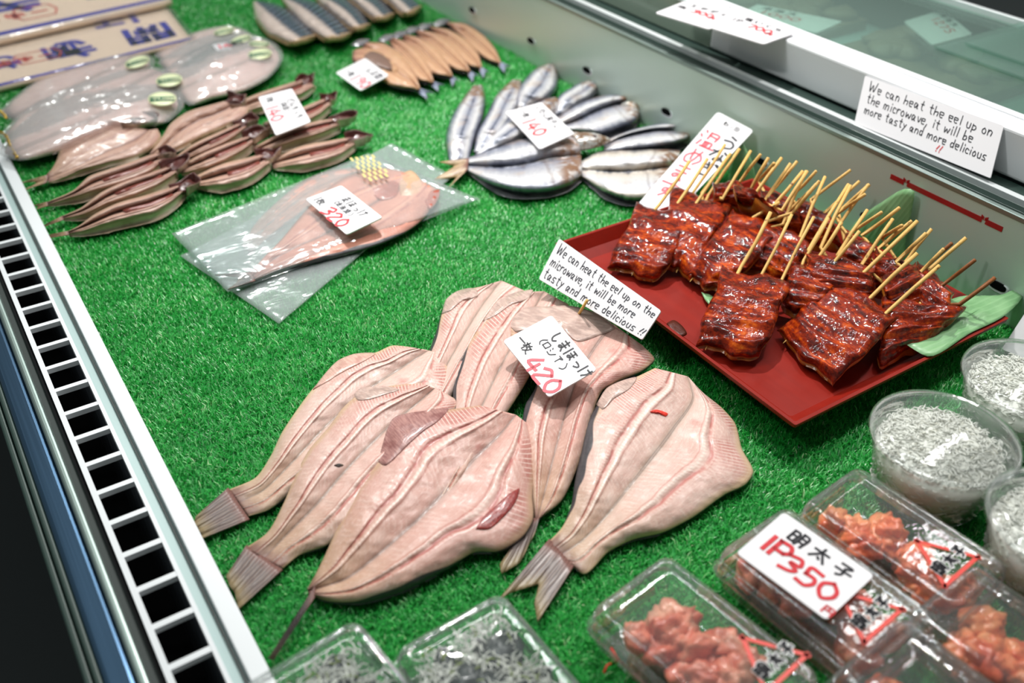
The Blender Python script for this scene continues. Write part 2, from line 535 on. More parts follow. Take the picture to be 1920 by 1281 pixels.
M['turf'] = turf_material()
M['turf_base'] = plain('turf_backing', sr(16, 130, 48), .8)
M['white_paint'] = plain('white_enamel', sr(226, 228, 230), .32, 0, .5, .04, 30, .02)
M['white_box'] = plain('white_plastic', sr(236, 236, 238), .38, 0, .5, .05, 20, .015)
M['grey_enamel'] = plain('grey_enamel', sr(172, 192, 190), .3, .1, .5, 0, 30, .05)
M['black'] = plain('black_void', sr(8, 8, 10), .7, 0, .1)
M['slot_side'] = plain('slot_wall', sr(64, 70, 78), .6)
M['green_trim'] = plain('green_grey_trim', sr(44, 62, 56), .4, .1)
M['rubber'] = plain('dark_rubber', sr(26, 38, 34), .5)


def steel(name, col, rough, metal=.85, sx=(2, 260, 260)):
    t = NT(name)
    mp = t.n('ShaderNodeMapping'); mp.inputs['Scale'].default_value = sx
    t.t.links.new(t.obj(), mp.inputs[0])
    f = t.noise(mp.outputs[0], 1.0, 3)
    g = t.noise(t.obj(), 5, 3)
    c = t.mix(g, tuple(x * .82 for x in col[:3]) + (1,), col)
    return t.set(c, t.math('MULTIPLY_ADD', f, .14, rough), metal, .5, 0, None, t.bump(f, .06, .0005))


M['steel'] = steel('back_panel_steel', sr(216, 234, 222), .28, .20, (260, 2, 260))
M['steel_blue'] = steel('bumper_steel', sr(96, 128, 160), .16, .95, (260, 2, 260))  # blue reflected by the stainless steel is put into its colour
M['alu'] = steel('aluminium_rail', sr(160, 176, 170), .28, .8, (260, 2, 260))
M['alu_bright'] = steel('bright_rail', sr(236, 240, 240), .25, .3, (260, 2, 260))
M['red_tape'] = plain('red_tape', sr(176, 34, 36), .4, 0, .5, .3, 120, .25)
M['card'] = plain('laminated_card', sr(226, 222, 224), .30, 0, .5, .02, 30, .015)
M['ink'] = plain('black_ink', sr(30, 28, 36), .5, 0, .3, 0, 60, .3)
M['ink_grey'] = plain('worn_ink', sr(56, 54, 62), .5, 0, .3, 0, 60, .3)
M['red_ink'] = plain('red_ink', sr(206, 40, 50), .5, 0, .3, 0, 90, .18)
M['pink_ink'] = plain('faded_red_ink', sr(222, 84, 96), .5, 0, .3, 0, 90, .18)
M['blue_ink'] = plain('blue_print', sr(20, 24, 168), .35)
M['cream'] = plain('cream_paper', sr(250, 222, 198), .4, 0, .5, .1, 20, .05)
M['sticker'] = plain('cream_sticker', sr(232, 236, 190), .4)
M['sticker_green'] = plain('green_print', sr(40, 104, 74), .4)
M['gold'] = plain('gold_wire', sr(206, 166, 60), .28, .8)
M['film'] = film('bag_film', (.95, .98, .98, 1), .045, .16, .10, .55, 13, (1, 2.2, 1), .40, .008)
M['sleeve'] = film('pack_sleeve', (.98, .98, .98, 1), .025, .02, .10, .5, 26, (1, 1.6, 1), .2, .004)
M['film_vac'] = film('vacuum_film', (.985, .985, .985, 1), .03, .12, .13, .6, 17, (1.0, 2.6, 1), .28, .008, (1, .98, .97, 1))
M['clear'] = film('clear_tray', (.99, .997, .993, 1), .035, .05, .06, .2, 60, (1, 1, 1), .6, .002)
M['glass'] = film('counter_glass', (.84, .95, .90, 1), .04, .12, .03, 0, 10, (1, 1, 1), .35, .001, (.52, .68, .62, 1))
M['glass_dim'] = film('front_glass', (.74, .84, .78, 1), .02, .45, .12, 0, 10, (1, 1, 1), .2, .001, (.52, .60, .50, 1))


def eel_material():
    t = NT('glazed_eel')
    o = t.obj()
    u, v = t.uv()
    big = t.noise(o, 30, 4, .6)
    bandn = t.noise(t.comb(t.math('MULTIPLY', u, 5.5), t.math('MULTIPLY', v, .9), 0.0), 2.6, 3, .55, .4)
    fin_ = t.noise(o, 210, 3, .65)
    f = t.math('ADD', t.math('ADD', t.math('MULTIPLY', big, .35), t.math('MULTIPLY', bandn, .45)), t.math('MULTIPLY', fin_, .28))
    c = t.ramp(f, [(.40, sr(26, 5, 2)), (.49, sr(84, 16, 3)), (.57, sr(138, 36, 4)), (.66, sr(196, 78, 10)), (.78, sr(236, 138, 40))])
    ch = t.sst(t.noise(o, 70, 4, .7), .60, .70)
    c = t.mix(t.math('MULTIPLY', ch, .85), c, sr(14, 6, 5))
    t.put(t.b.inputs['Coat Normal'], t.bump(t.noise(o, 190, 1.5, .5), .8, .0017))
    return t.set(c, .5, 0, .08, .75, .03, t.bump(fin_, .5, .0010))


M['eel'] = eel_material()
M['eel_side'] = plain('eel_side', sr(164, 92, 26), .3, 0, .6, .8, 180, .5, .6)


def wood_material(name, a, b):
    t = NT(name)
    u, v = t.uv()
    c = t.mix(t.noise(t.comb(t.math('MULTIPLY', u, 30.0), t.math('MULTIPLY', v, 3.0), 0.0), 1.5, 3), a, b)
    c = t.mix(t.math('MULTIPLY', t.sst(t.noise(t.obj(), 150, 3), .64, .72), .8), c, sr(96, 58, 30))
    return t.set(c, .55, 0, .3)


M['bamboo'] = wood_material('bamboo_stick', sr(232, 190, 116), sr(206, 158, 82))
M['bamboo_dark'] = wood_material('bamboo_stick_glazed', sr(150, 92, 44), sr(112, 60, 28))


def lacquer():
    t = NT('red_lacquer')
    o = t.obj()
    mp = t.n('ShaderNodeMapping'); mp.inputs['Scale'].default_value = (60, 3, 60)
    t.t.links.new(o, mp.inputs[0])
    g = t.noise(mp.outputs[0], 1.2, 4)
    c = t.mix(g, sr(116, 18, 8), sr(144, 28, 12))
    return t.set(c, t.math('MULTIPLY_ADD', t.noise(o, 30, 3), .2, .30), 0, .25, .0, .15, t.bump(g, .15, .0006))


M['lacquer'] = lacquer()


def leaf_material():
    t = NT('bamboo_leaf')
    u, v = t.uv()
    s = t.math('SINE', t.math('MULTIPLY', v, 150.0))
    c = t.mix(t.noise(t.obj(), 30, 3), sr(84, 140, 84), sr(150, 190, 140))
    c = t.mix(t.math('MULTIPLY', t.sst(s, .2, 1), .25), c, sr(160, 200, 150))
    return t.set(c, .35, 0, .5, .1, .2, t.bump(s, .12, .0004))


M['leaf'] = leaf_material()


def roe_material(name, a, b, c_):
    t = NT(name)
    o = t.obj()
    c = t.ramp(t.noise(o, 34, 4, .6), [(.36, a), (.48, b), (.64, c_)])
    return t.set(c, .3, 0, .5, .4, .12, t.bump(t.noise(o, 420, 2), .6, .0012), .25)


M['roe'] = roe_material('spicy_roe', sr(214, 84, 50), sr(240, 124, 78), sr(250, 164, 112))
M['roe_pink'] = roe_material('salted_roe', sr(206, 92, 72), sr(236, 134, 108), sr(248, 176, 148))
M['whitebait'] = plain('whitebait', sr(232, 232, 224), .4, 0, .4, .3, 200, .10)
M['whitebait_heap'] = plain('whitebait_heap', sr(222, 220, 206), .5, 0, .4, .8, 260, .14)
M['seaweed'] = plain('seaweed', sr(34, 44, 44), .35, 0, .5, .8, 90, .5)
M['herb'] = plain('green_herb', sr(130, 150, 40), .5)
M['worn_lacquer'] = plain('worn_lacquer', sr(74, 26, 12), .4, 0, .3, .6, 200, .5)
M['label_white'] = plain('label_white', sr(240, 238, 236), .4)
M['red_print'] = plain('red_print', sr(226, 60, 44), .4)
M['brown_food'] = plain('brown_dried_food', sr(120, 100, 80), .5, 0, .4, .8, 60, .35)
M['dark_metal'] = plain('dark_frame', sr(24, 28, 28), .4, .3)


# ------------------------------------------------------------------ structure: floor, display case, counter behind it
XR, XW = 0.083, 0.933            # turf runs from the front rail to the back panel
Y0, Y1 = 0.02, 2.45
mb = MB(); mb.box(-1.6, 3.0, -1.2, 4.0, -0.92, -0.90)
fl = mb.build('floor', plain('hall_floor', sr(40, 42, 44), .6), smooth=False); tag(fl, kind='structure')

case = empty('display_case', (0.45, 1.2, -0.9), 'long white open display case lined with green turf, vent grille along its front', 'display case')


def bar(name, x0, x1, z0, z1, m, parent, y0=Y0, y1=Y1, bev=0.0):
    mb = MB(); mb.box(x0, x1, y0, y1, z0, z1)
    o = mb.build(name, m, parent, smooth=False)
    if bev:
        b = o.modifiers.new('bevel', 'BEVEL'); b.width = bev; b.segments = 3
    return o


bar('base_cabinet', -0.03, 1.0, -0.9, -0.16, M['grey_enamel'], case)
mb = MB(); mb.box(XR - 0.002, XW + .002, Y0, Y1, -0.03, -0.0095); mb.build('deck', M['grey_enamel'], case, smooth=False)
bar('front_lip', .0683, XR, -0.06, 0.0035, M['white_paint'], case, bev=.0012)
bar('rail_channel', .0572, .0683, -0.06, -0.004, M['grey_enamel'], case)
bar('channel_bead', .0652, .0668, -0.004, -0.0015, M['rubber'], case)
# vent grille: two long bars with cross bars, black duct beneath
g = MB()
g.box(.0538, .0572, Y0, Y1, -0.010, 0.0)
g.box(.0184, .0233, Y0, Y1, -0.010, 0.0)
y = 0.6401 - 0.0412 * 13
while y < Y1:
    g.box(.0233, .0538, y - .0028, y + .0028, -0.006, -0.0004)
    y += 0.0412
gr = g.build('vent_grille', M['white_paint'], case, smooth=False)
bar('duct_wall', .0538, .0572, -0.15, -0.0101, M['slot_side'], case)
bar('duct_floor', .0184, .0572, -0.16, -0.15, M['black'], case)
bar('duct_wall', .0150, .0184, -0.15, -0.004, M['black'], case)
bar('bumper_edge', .0075, .0150, -0.10, -0.008, M['rubber'], case)
bar('bumper_strip', .0005, .0085, -0.03, -0.001, M['alu'], case, bev=.003)
bar('bumper_face', -.0200, .0005, -0.05, -0.006, M['steel_blue'], case, bev=.004)
bar('bumper_trim', -.0255, -.0200, -0.05, -0.009, M['green_trim'], case, bev=.002)
bar('bumper_trim', -.0320, -.0262, -0.06, -0.013, M['green_trim'], case, bev=.002)

# back panel, its drain slots and the rails for the sliding doors
bar('back_panel', XW, XW + .006, -0.03, 0.1130, M['steel'], case)
bar('panel_bead', XW - .0012, XW + .006, 0.1130, 0.1190, M['alu'], case, bev=.001)
bar('rail_bed', XW + .006, 1.012, -0.03, 0.110, M['rubber'], case)
bar('door_rail', .9440, .9447, .110, 0.1180, M['alu'], case)
bar('door_rail', .9560, .9567, .110, 0.1180, M['alu'], case)
bar('door_rail', .9460, .9555, .110, 0.1125, M['green_trim'], case)
bar('rail_trim', .9680, .9775, .110, 0.1190, M['alu_bright'], case)
bar('door_rail', .9775, 1.010, .110, 0.1130, M['green_trim'], case)
bar('door_rail', .9790, .9840, .1130, 0.1145, M['alu'], case)


def oval(mb, cx, y, z, ry, rz, x0, x1, n=28, m=0, p=2.6):
    V = []
    for x in (x0, x1):
        for k in range(n):
            a = 2 * math.pi * k / n
            ca, sa = math.cos(a), math.sin(a)
            V.append((x, y + ry * math.copysign(abs(ca) ** (2 / p), ca), z + rz * math.copysign(abs(sa) ** (2 / p), sa)))
    F = [(k, (k + 1) % n, (k + 1) % n + n, k + n) for k in range(n)] + [tuple(range(n))[::-1], tuple(range(n, 2 * n))]
    mb.add(V, F, None, m)


for yy in (1.962, 1.76, 1.5586, 1.360, 1.1960, 0.9974, 0.800, 0.620, 0.4393):
    m1 = MB(); oval(m1, 0, yy, .0330, .0120, .0058, XW - .0016, XW + .002)
    lip = m1.build('drain_lip', M['white_paint'], case, smooth=False)
    m1 = MB(); oval(m1, 0, yy + .001, .0345, .0106, .0045, XW - .0020, XW + .001)
    m1.build('drain_slot', M['black'], lip, smooth=False)  # black disc paints the shade inside the slot; no hole is cut
# fine upright dark green lines on the panel behind the skewers
sm = MB()
for yy in (0.596, 0.566):
    sm.box(XW - .0008, XW, yy - .0007, yy + .0007, .022, .056)
sm.build('panel_line', M['green_trim'], case, smooth=False)

# red load-line tape on the back panel
tp = MB()
ya, yb = atx(1672, 324, XW), atx(1882, 425, XW)
zt = (ya[2] + yb[2]) / 2 - .004


def strip(y0, y1, z0, z1, zz0=None, zz1=None):
    zz0 = z0 if zz0 is None else zz0; zz1 = z1 if zz1 is None else zz1
    V = [(XW - .0007, y0, z0), (XW - .0007, y0, z1), (XW - .0007, y1, zz0), (XW - .0007, y1, zz1)]
    V += [(x + .0006, yy, z) for x, yy, z in V]
    tp.add(V, [(0, 1, 3, 2), (4, 6, 7, 5), (0, 4, 5, 1), (2, 3, 7, 6), (0, 2, 6, 4), (1, 5, 7, 3)])


L = ya[1] - yb[1]
strip(ya[1], ya[1] - .13 * L, zt - .003, zt + .003)
strip(ya[1] - .16 * L, ya[1] - .83 * L, zt - .003, zt + .003)
strip(ya[1] - .86 * L, yb[1], zt - .003, zt + .003)
for c in (.145, .845):
    strip(ya[1] - (c - .028) * L, ya[1] - (c - .004) * L, zt + .0030, zt + .0060, zt + .0002, zt + .0042)
    strip(ya[1] - (c + .028) * L, ya[1] - (c + .004) * L, zt + .0030, zt + .0060, zt + .0002, zt + .0042)
tag(tp.build('load_line_tape', M['red_tape'], None, smooth=False),
    'red load line tape with two arrow marks stuck along the steel back panel', 'tape')

# counter behind: white housing along its front edge, glass top, dim interior
ctr = empty('glass_counter', (1.3, 1.0, -0.9), 'glass topped counter behind the case with a white housing along its edge', 'counter')
bar('housing', 1.0084, 1.0500, .116, .1700, M['white_box'], ctr, Y0, 1.005, .004)
bar('housing_ledge', 1.0400, 1.0515, .1698, .1722, M['white_box'], ctr, Y0, 2.45, .0008)
bar('front_glass', 1.0100, 1.0130, .116, .1650, M['glass_dim'], ctr, 1.006, 2.45)
bar('front_ledge', 1.0088, 1.0500, .1650, .1698, M['white_box'], ctr, 1.0065, 2.45, .001)
bar('inner_wall', 1.0470, 1.0510, .030, .1648, M['grey_enamel'], ctr)
bar('glass_edge', 1.0518, 1.0560, .1640, .1700, M['grey_enamel'], ctr)
bar('glass_pane', 1.0565, 1.336, .1660, .1700, M['glass'], ctr, .02, 2.45)
bar('glass_pane', 1.150, 1.336, .1720, .1745, M['glass'], ctr, .02, .735)
bar('glass_pane', 1.185, 1.336, .1765, .1790, M['glass'], ctr, .02, .715)
bar('counter_floor', 1.052, 1.36, .08, .095, M['grey_enamel'], ctr)
bar('frame_edge', 1.338, 1.345, .166, .178, M['alu_bright'], ctr, bev=.001)
bar('dark_frame', 1.345, 1.70, .166, .176, M['dark_metal'], ctr)
bar('shelf', 1.36, 1.70, .03, .166, M['dark_metal'], ctr)


# ------------------------------------------------------------------ turf
def turf():
    dens = 34e4                                    # blades per square metre
    x0, x1, y0, y1 = XR + .001, XW - .001, .05, 2.35
    n = int(dens * (x1 - x0) * (y1 - y0))
    P = np.c_[RNG.uniform(x0, x1, n), RNG.uniform(y0, y1, n)]
    keep = (P[:, 1] < 1.75) | (RNG.random(n) < .5)
    wide = np.where(P[:, 1] < 1.75, 1.0, 1.45)
    keep &= (P[:, 1] > .30 - .28 * (P[:, 0] - .1)) | (RNG.random(n) < .35)
    P = P[keep]; wide = wide[keep]; n = len(P)
    az = RNG.uniform(0, 2 * math.pi, n)
    d = np.c_[np.cos(az), np.sin(az)]; w = np.c_[-d[:, 1], d[:, 0]]
    ln = RNG.uniform(.002, .0065, n); hh = RNG.uniform(.0055, .0092, n)
    hw = RNG.uniform(.00035, .00062, n) * wide
    patchy = np.array([mnoise.noise(Vector((px * 26, py * 26, 0))) for px, py in P[::1]]) if n < 900000 else np.zeros(n)
    hh = hh + patchy * .0012
    V = np.empty((n, 5, 3), np.float32)
    V[:, 0, :2] = P - w * hw[:, None]; V[:, 1, :2] = P + w * hw[:, None]
    mid = P + d * (ln * .35)[:, None]
    V[:, 2, :2] = mid + w * hw[:, None]; V[:, 3, :2] = mid - w * hw[:, None]
    V[:, 4, :2] = P + d * ln[:, None]
    V[:, 0:2, 2] = -.0092; V[:, 2:4, 2] = (-.0092 + hh * .75)[:, None]; V[:, 4, 2] = -.0092 + hh
    b = (np.arange(n) * 5)[:, None]
    quads = (b + np.array([[0, 1, 2, 3]])); tris = (b + np.array([[3, 2, 4]]))
    me = bpy.data.meshes.new('artificial_turf')
    me.vertices.add(n * 5); me.vertices.foreach_set('co', V.ravel())
    loops = np.concatenate([quads, tris], axis=1).ravel().astype(np.int32)
    me.loops.add(len(loops)); me.loops.foreach_set('vertex_index', loops)
    me.polygons.add(n * 2)
    st = (np.arange(n) * 7)[:, None] + np.array([[0, 4]])
    me.polygons.foreach_set('loop_start', st.ravel().astype(np.int32))
    uvl = me.uv_layers.new(name='UVMap')
    r = np.clip(RNG.normal(.45, .22, n) + patchy * .22, 0, 1).astype(np.float32)
    vv = np.array([0, 0, .7, .7, .7, .7, 1], np.float32)
    uv = np.empty((n, 7, 2), np.float32); uv[:, :, 0] = r[:, None]; uv[:, :, 1] = vv[None]
    uvl.data.foreach_set('uv', uv.ravel())
    me.materials.append(M['turf'])
    me.update(calc_edges=True)
    o = bpy.data.objects.new('artificial_turf', me); COL.objects.link(o)
    tag(o, 'bright green artificial turf covering the whole display bed', 'turf', kind='stuff')
    mb = MB(); mb.box(XR, XW - .0005, Y0, Y1, -.0095, -.0072)
    mb.build('backing', M['turf_base'], o, smooth=False)


turf()

# ------------------------------------------------------------------ hand lettering
# strokes on an 11 x 11 grid, two hex digits per point, y downwards
G = {
 'し': '3137496a88', 'ま': '2282 2585 505839283757798a', 'ほ': '111a 4292 4595 72785948577799', 'っ': '366687885a',
 'け': '111a 4393 71765a', 'ロ': '2228 228288 2888', 'シ': '1223 1526 195994', 'ア': '228254 535659',
 '一': '1595', '枚': '0343 212a 2407 2546 6245 5494 84774a 5679aa', 'い': '11173948 8296', 'わ': '313a 134317447496986a',
 '灰': '1292 32260a 4547 8577 63674a 67aa', '干': '2282 0595 525a', 'ど': '3246 843627294a9a 7183 91a3', 'ん': '511a 1a3656698aa7',
 'ち': '2383 51376587884a', '浜': '1122 0415 1a27 8142 4247 4484 7477 3797 583a 789a', '田': '111a 11919a 1595 515a 1a9a',
 '北': '0444 414a 0847 61699997 9466', '海': '1122 0415 1a27 5235 4393 5549 8589 498a 5585 3797', '道': '1122 04342a0a 2a3aaa 5162 9182 4393 54589894 5494 5696',
 '明': '1219 124249 1949 1545 61675a 61919a 6494 6797', '太': '1494 51541a 549a 5869', '子': '228254 54593a 1696',
 'エ': '2282 5259 1999', 'ボ': '1393 515a 3517 7597 8192 a0a1', 'ダ': '4116 3282662a 3567 8192 91a2', 'イ': '8116 555a',
 '塩': '0333 2129 0838 6144 5393 5585875755 484a 48989a 686a 787a 3aaa', 'く': '71357a', 'ら': '5162 32365586885a', '円': '121a 12929a 5256 1696',
 'う': '4172 256486884a', 'な': '1343 4117 7293 747849578798', 'ぎ': '2373 2575 4177 384a7a 8192 91a2',
 '温': '1122 0415 1a27 4145 418185 45 4383 474a 47878a 575a 676a 3aaa', 'め': '3248 724a2a174474977a', 'す': '1292 616647456568 684a',
 'き': '2383 2585 4177 384a7a', '開': '111a 1141 4144 1444 1242 919a 6191 6164 6494 6292 3676 3878 463a 666a', 'り': '2125 71764a', 'た': '1353 312a 6494 585a9a',
 'る': '22822665877a4a48', 'て': '129265486a', '(': '6135386a', ')': '3165683a', 'P': '212a 21718466 6626',
 '0': '5124275a878451', '1': '313a', '2': '235183 832a8a', '3': '2271844587692a', '4': '511787 646a', '5': '813135 3575876a2a', '7': '22824a', '9': '8351234574837a',
}
E_ = {
 'W': ('002a5 002a537aa0', 12), 'e': ('1757553515182a5a', 7), 'c': ('5625182a5a', 6), 'a': ('5625182a56 565a6a', 8), 'n': ('151a 1735565a', 7),
 'h': ('111a 1736565a', 7), 't': ('31384a5a 1454', 7), 'l': ('212a', 4), 'u': ('15182a4a 555a', 7), 'p': ('151d 1646584a1a', 7),
 'o': ('35172a4a5735', 7), 'm': ('151a 1725354a 4765758a', 10), 'i': ('252a 2223', 4), 'r': ('151a 173555', 6), 'w': ('152a466a85', 9),
 'v': ('153a55', 6), 's': ('552517485a1a', 7), 'y': ('1538 551d', 6), 'd': ('515a 5625182a59', 7), 'b': ('111a 1746584a1a', 7),
 ',': ('291c', 4), '.': ('292a', 4), '!': ('3117 191a', 4), ' ': ('', 5)}


def strokes(s):
    out = []
    for tok in s.split():
        if len(tok) % 2: tok = tok[:-1]
        p = [(int(tok[i], 16), int(tok[i + 1], 16)) for i in range(0, len(tok), 2)]
        if len(p) > 1: out.append(p)
    return out


class Card:
    """plane frame from four world corners TL TR BR BL"""
    def __init__(s, c):
        c = [np.asarray(p, float) for p in c]
        m = sum(c) / 4
        nn = np.linalg.svd(np.array(c) - m)[2][2]
        s.c = [p - nn * np.dot(p - m, nn) for p in c]      # flatten onto the best plane
        s.w = (np.linalg.norm(s.c[1] - s.c[0]) + np.linalg.norm(s.c[2] - s.c[3])) / 2
        s.h = (np.linalg.norm(s.c[3] - s.c[0]) + np.linalg.norm(s.c[2] - s.c[1])) / 2
        n = np.cross(s.c[3] - s.c[0], s.c[1] - s.c[0]); s.n = n / np.linalg.norm(n)

    def pt(s, x, y, lift=0.0):
        """x, y in metres from the top-left corner"""
        a, b = x / s.w, y / s.h
        p = s.c[0] * (1 - a) * (1 - b) + s.c[1] * a * (1 - b) + s.c[2] * a * b + s.c[3] * (1 - a) * b
        return p + s.n * lift


def ribbon(mb, cd, pts, wd, lift):
    P = spline(np.array(pts, float), max(2, 4 * (len(pts) - 1) + 1)) if len(pts) > 2 else np.array(pts, float)
    V = []; F = []
    n = len(P)
    for i in range(n):
        t = P[min(i + 1, n - 1)] - P[max(i - 1, 0)]; t = t / (np.linalg.norm(t) + 1e-12)
        q = np.array([-t[1], t[0]]) * wd / 2
        e = t * wd * .4 * (-1 if i == 0 else 1 if i == n - 1 else 0)
        for sg in (1, -1):
            a = P[i] + sg * q + e
            V.append(cd.pt(a[0], a[1], lift))
    for i in range(n - 1):
        F.append((2 * i, 2 * i + 1, 2 * i + 3, 2 * i + 2))
    mb.add(V, F)


def jp(mb, cd, text, x, y, size, wd, vert=False, gap=1.0, slant=0.0, lift=.0004, squash=1.0):
    for ch in text:
        if ch in G:
            for s in strokes(G[ch]):
                pts = []
                for a, b in s:
                    u = (a / 10 - .5 + random.uniform(-.02, .02)) * squash; v = b / 10 - .5 + random.uniform(-.02, .02)
                    pts.append((x + size * (u + .5 - slant * v), y + size * (v + .5)))
                ribbon(mb, cd, pts, wd, lift)
        if vert: y += size * gap
        else: x += size * gap * (.55 if ch in '()1' else .8 if ch.isdigit() else 1.0) * squash


def en(mb, cd, text, x, y, size, wd, fit=.95, lift=.0004):
    x0 = x; drop = 0.0
    kx = min(1.25, (cd.w * fit - x) / (sum(E_[c][1] for c in text) * size / 10 * .95))
    for ch in text:
        st, adv = E_[ch]
        k = size / 10
        for s in strokes(st):
            ribbon(mb, cd, [(x + kx * k * (a * .95 + random.uniform(-.2, .2)) - k * .12 * (b - 8), y + k * (b + random.uniform(-.25, .25)) + drop * (x - x0)) for a, b in s], wd, lift)
        x += kx * k * adv * .95


def card(name, corners, label, cat, black=(), red=(), red_mat='red_ink', ink='ink', group=None, thick=.0016, rnd=.06, mat='card'):
    cd = Card(corners)
    c = sum(cd.c) / 4
    root = empty(name, (c[0], c[1], min(p[2] for p in cd.c)), label, cat, group)
    # rounded board
    r = rnd * min(cd.w, cd.h); V = []; ring = []
    for cx, cy, a0 in ((r, r, 180), (cd.w - r, r, 270), (cd.w - r, cd.h - r, 0), (r, cd.h - r, 90)):
        for k in range(5):
            a = math.radians(a0 + k * 22.5)
            ring.append((cx + r * math.cos(a), cy + r * math.sin(a)))
    n = len(ring)
    for lift in (0.0, -thick):
        V += [cd.pt(px, py, lift) for px, py in ring]
    F = [tuple(range(n)), tuple(range(n, 2 * n))[::-1]] + [(k, k + n, (k + 1) % n + n, (k + 1) % n) for k in range(n)]
    link('board', V, F, M[mat], root, None, None, smooth=False)
    for nm, items, mt in (('black_writing', black, ink), ('red_writing', red, red_mat)):
        if items:
            mb = MB()
            for it in items:
                if it[0] == 'en': en(mb, cd, *it[1:])
                else: jp(mb, cd, *it[1:-1], **it[-1]) if isinstance(it[-1], dict) else jp(mb, cd, *it[1:])
            mb.build(nm, M[mt], root, smooth=False, recalc=False)
    return root


# ------------------------------------------------------------------ builders for the fish
def resolve(L, R, C, z, n):
    L = spline(L, n)[:, :2]; R = spline(R, n)[:, :2]
    C = spline(C, n)[:, :2] if C else (L + R) / 2
    t = np.linspace(0, 1, n)
    zl = np.interp(t, np.linspace(0, 1, len(z[0])), z[0]); zr = np.interp(t, np.linspace(0, 1, len(z[1])), z[1])
    return L, R, C, zl, zr


def split_fish(name, parent, L, R, C, z, h, mats, n=72, m=45, prof='split', lump=.0012, seed=0, ends=(.45, .75), thick=.002, edge=.25, dark=None):
    """opened fish: L, R outlines and backbone C in frame coordinates, laid at height z, h = thickness"""
    Lp, Rp, Cp, zl, zr = resolve(L, R, C, z, n)
    s = np.linspace(-1, 1, m)
    s = np.sign(s) * np.abs(s) ** .9
    T = np.empty((n, m, 3)); B = np.empty((n, m, 3)); UV = np.empty((n, m, 2))
    for i in range(n):
        t = i / (n - 1)
        he = h * min(1.0, ends[0] + (1 - ends[0]) * min(1, t / .3)) * min(1.0, ends[1] + (1 - ends[1]) * min(1, (1 - t) / .12))
        for j in range(m):
            a = abs(s[j])
            px = Cp[i] * (1 - a) + (Lp[i] if s[j] < 0 else Rp[i]) * a
            k = (1 + s[j]) / 2
            zb = zl[i] * (1 - k) + zr[i] * k
            if prof == 'split':
                pr = .42 + .58 * math.sin(min(1, a / .55) * math.pi / 2) if a < .55 else edge + (1 - edge) * math.cos((a - .55) / .45 * math.pi / 2) ** .8
                pr -= .20 * math.exp(-((a - .5) / .035) ** 2) * .6
                pr += .10 * math.exp(-((a - .40) / .03) ** 2)
            elif prof == 'arch':
                pr = math.sqrt(max(0, 1 - a ** 2.2)) * .95 + .05
            elif prof == 'two':
                pr = (.35 + .65 * math.sin(min(1, a / .5) * math.pi / 2)) if a < .5 else .06 + .94 * math.sqrt(max(0, 1 - ((a - .5) / .5) ** 2.2))
            else:
                pr = .3 + .7 * (1 - a ** 3)
            hh = he * pr
            w = at(px[0], px[1], zb)
            lm = lump * nz(w[0], w[1], seed, 55) * (1 - a ** 4) + lump * .4 * nz(w[0], w[1], seed + 3, 150)
            # outline drawn at z=zb+hh so the silhouette stays where the outline says
            w = at(px[0], px[1], zb + hh + lm)
            T[i, j] = w
            B[i, j] = (w[0], w[1], max(.0004, zb + (hh - thick) * (.0 if prof != 'arch' else .75)))
            B[i, j][2] = min(B[i, j][2], w[2] - .0006)
            UV[i, j] = (t, (s[j] + 1) / 2)
    o = shell(name, T, B, mats, parent, UV)
    TOPS[o.name] = T
    if dark:                                                # dark skin along one edge; on the fanned fish, painted gap shade
        sgn, t0, t1, wdt = dark
        vals = np.zeros(len(o.data.vertices), np.float32)
        for i in range(n):
            tt = i / (n - 1)
            k = math.sin(math.pi * min(1, max(0, (tt - t0) / (t1 - t0))))
            for j in range(m):
                vals[i * m + j] = min(1, max(0, .5 + (sgn * s[j] - (1.03 - (wdt + .03 + .02 * math.sin(tt * 40)) * k)) / .05 * .5))
        at_ = o.data.attributes.new('skin', 'FLOAT', 'POINT')
        at_.data.foreach_set('value', vals)
    return o


TOPS = {}


def drape(body, lift):
    """height of a fish's upper surface under a frame point, plus a little"""
    T = TOPS[body.name].reshape(-1, 3)

    def f(p):
        z = .015
        for _ in range(3):
            w = at(p[0], p[1], z)
            d = (T[:, 0] - w[0]) ** 2 + (T[:, 1] - w[1]) ** 2
            q = np.argsort(d)[:4]
            z = float(np.mean(T[q, 2])) + lift
        return z
    return f


def fin(name, parent, base, tip, z, mat, n=10, m=36, thick=.0010, wave=.0010):
    """ray fin from base edge (two points) to a trailing polyline"""
    b = np.array(base, float); tp = spline(tip, m)[:, :2] if len(tip) > 2 else np.linspace(tip[0], tip[1], m)
    if len(tip) > 2:
        P = np.array(tip, float); d = np.r_[0, np.cumsum(np.linalg.norm(np.diff(P, axis=0), axis=1))]; d /= d[-1]
        q = np.linspace(0, 1, m); tp = np.c_[np.interp(q, d, P[:, 0]), np.interp(q, d, P[:, 1])]
    T = np.empty((n, m, 3)); UV = np.empty((n, m, 2))
    for i in range(n):
        u = i / (n - 1)
        for j in range(m):
            v = j / (m - 1)
            p = (b[0] * (1 - v) + b[1] * v) * (1 - u) + tp[j] * u
            zz = z[0] * (1 - u) + z[1] * u + wave * math.sin(v * 20) * u
            T[i, j] = at(p[0], p[1], zz); UV[i, j] = (u, v)
    Bt = T.copy(); Bt[:, :, 2] -= thick
    return shell(name, T, Bt, [mat], parent, UV, 0, 0)


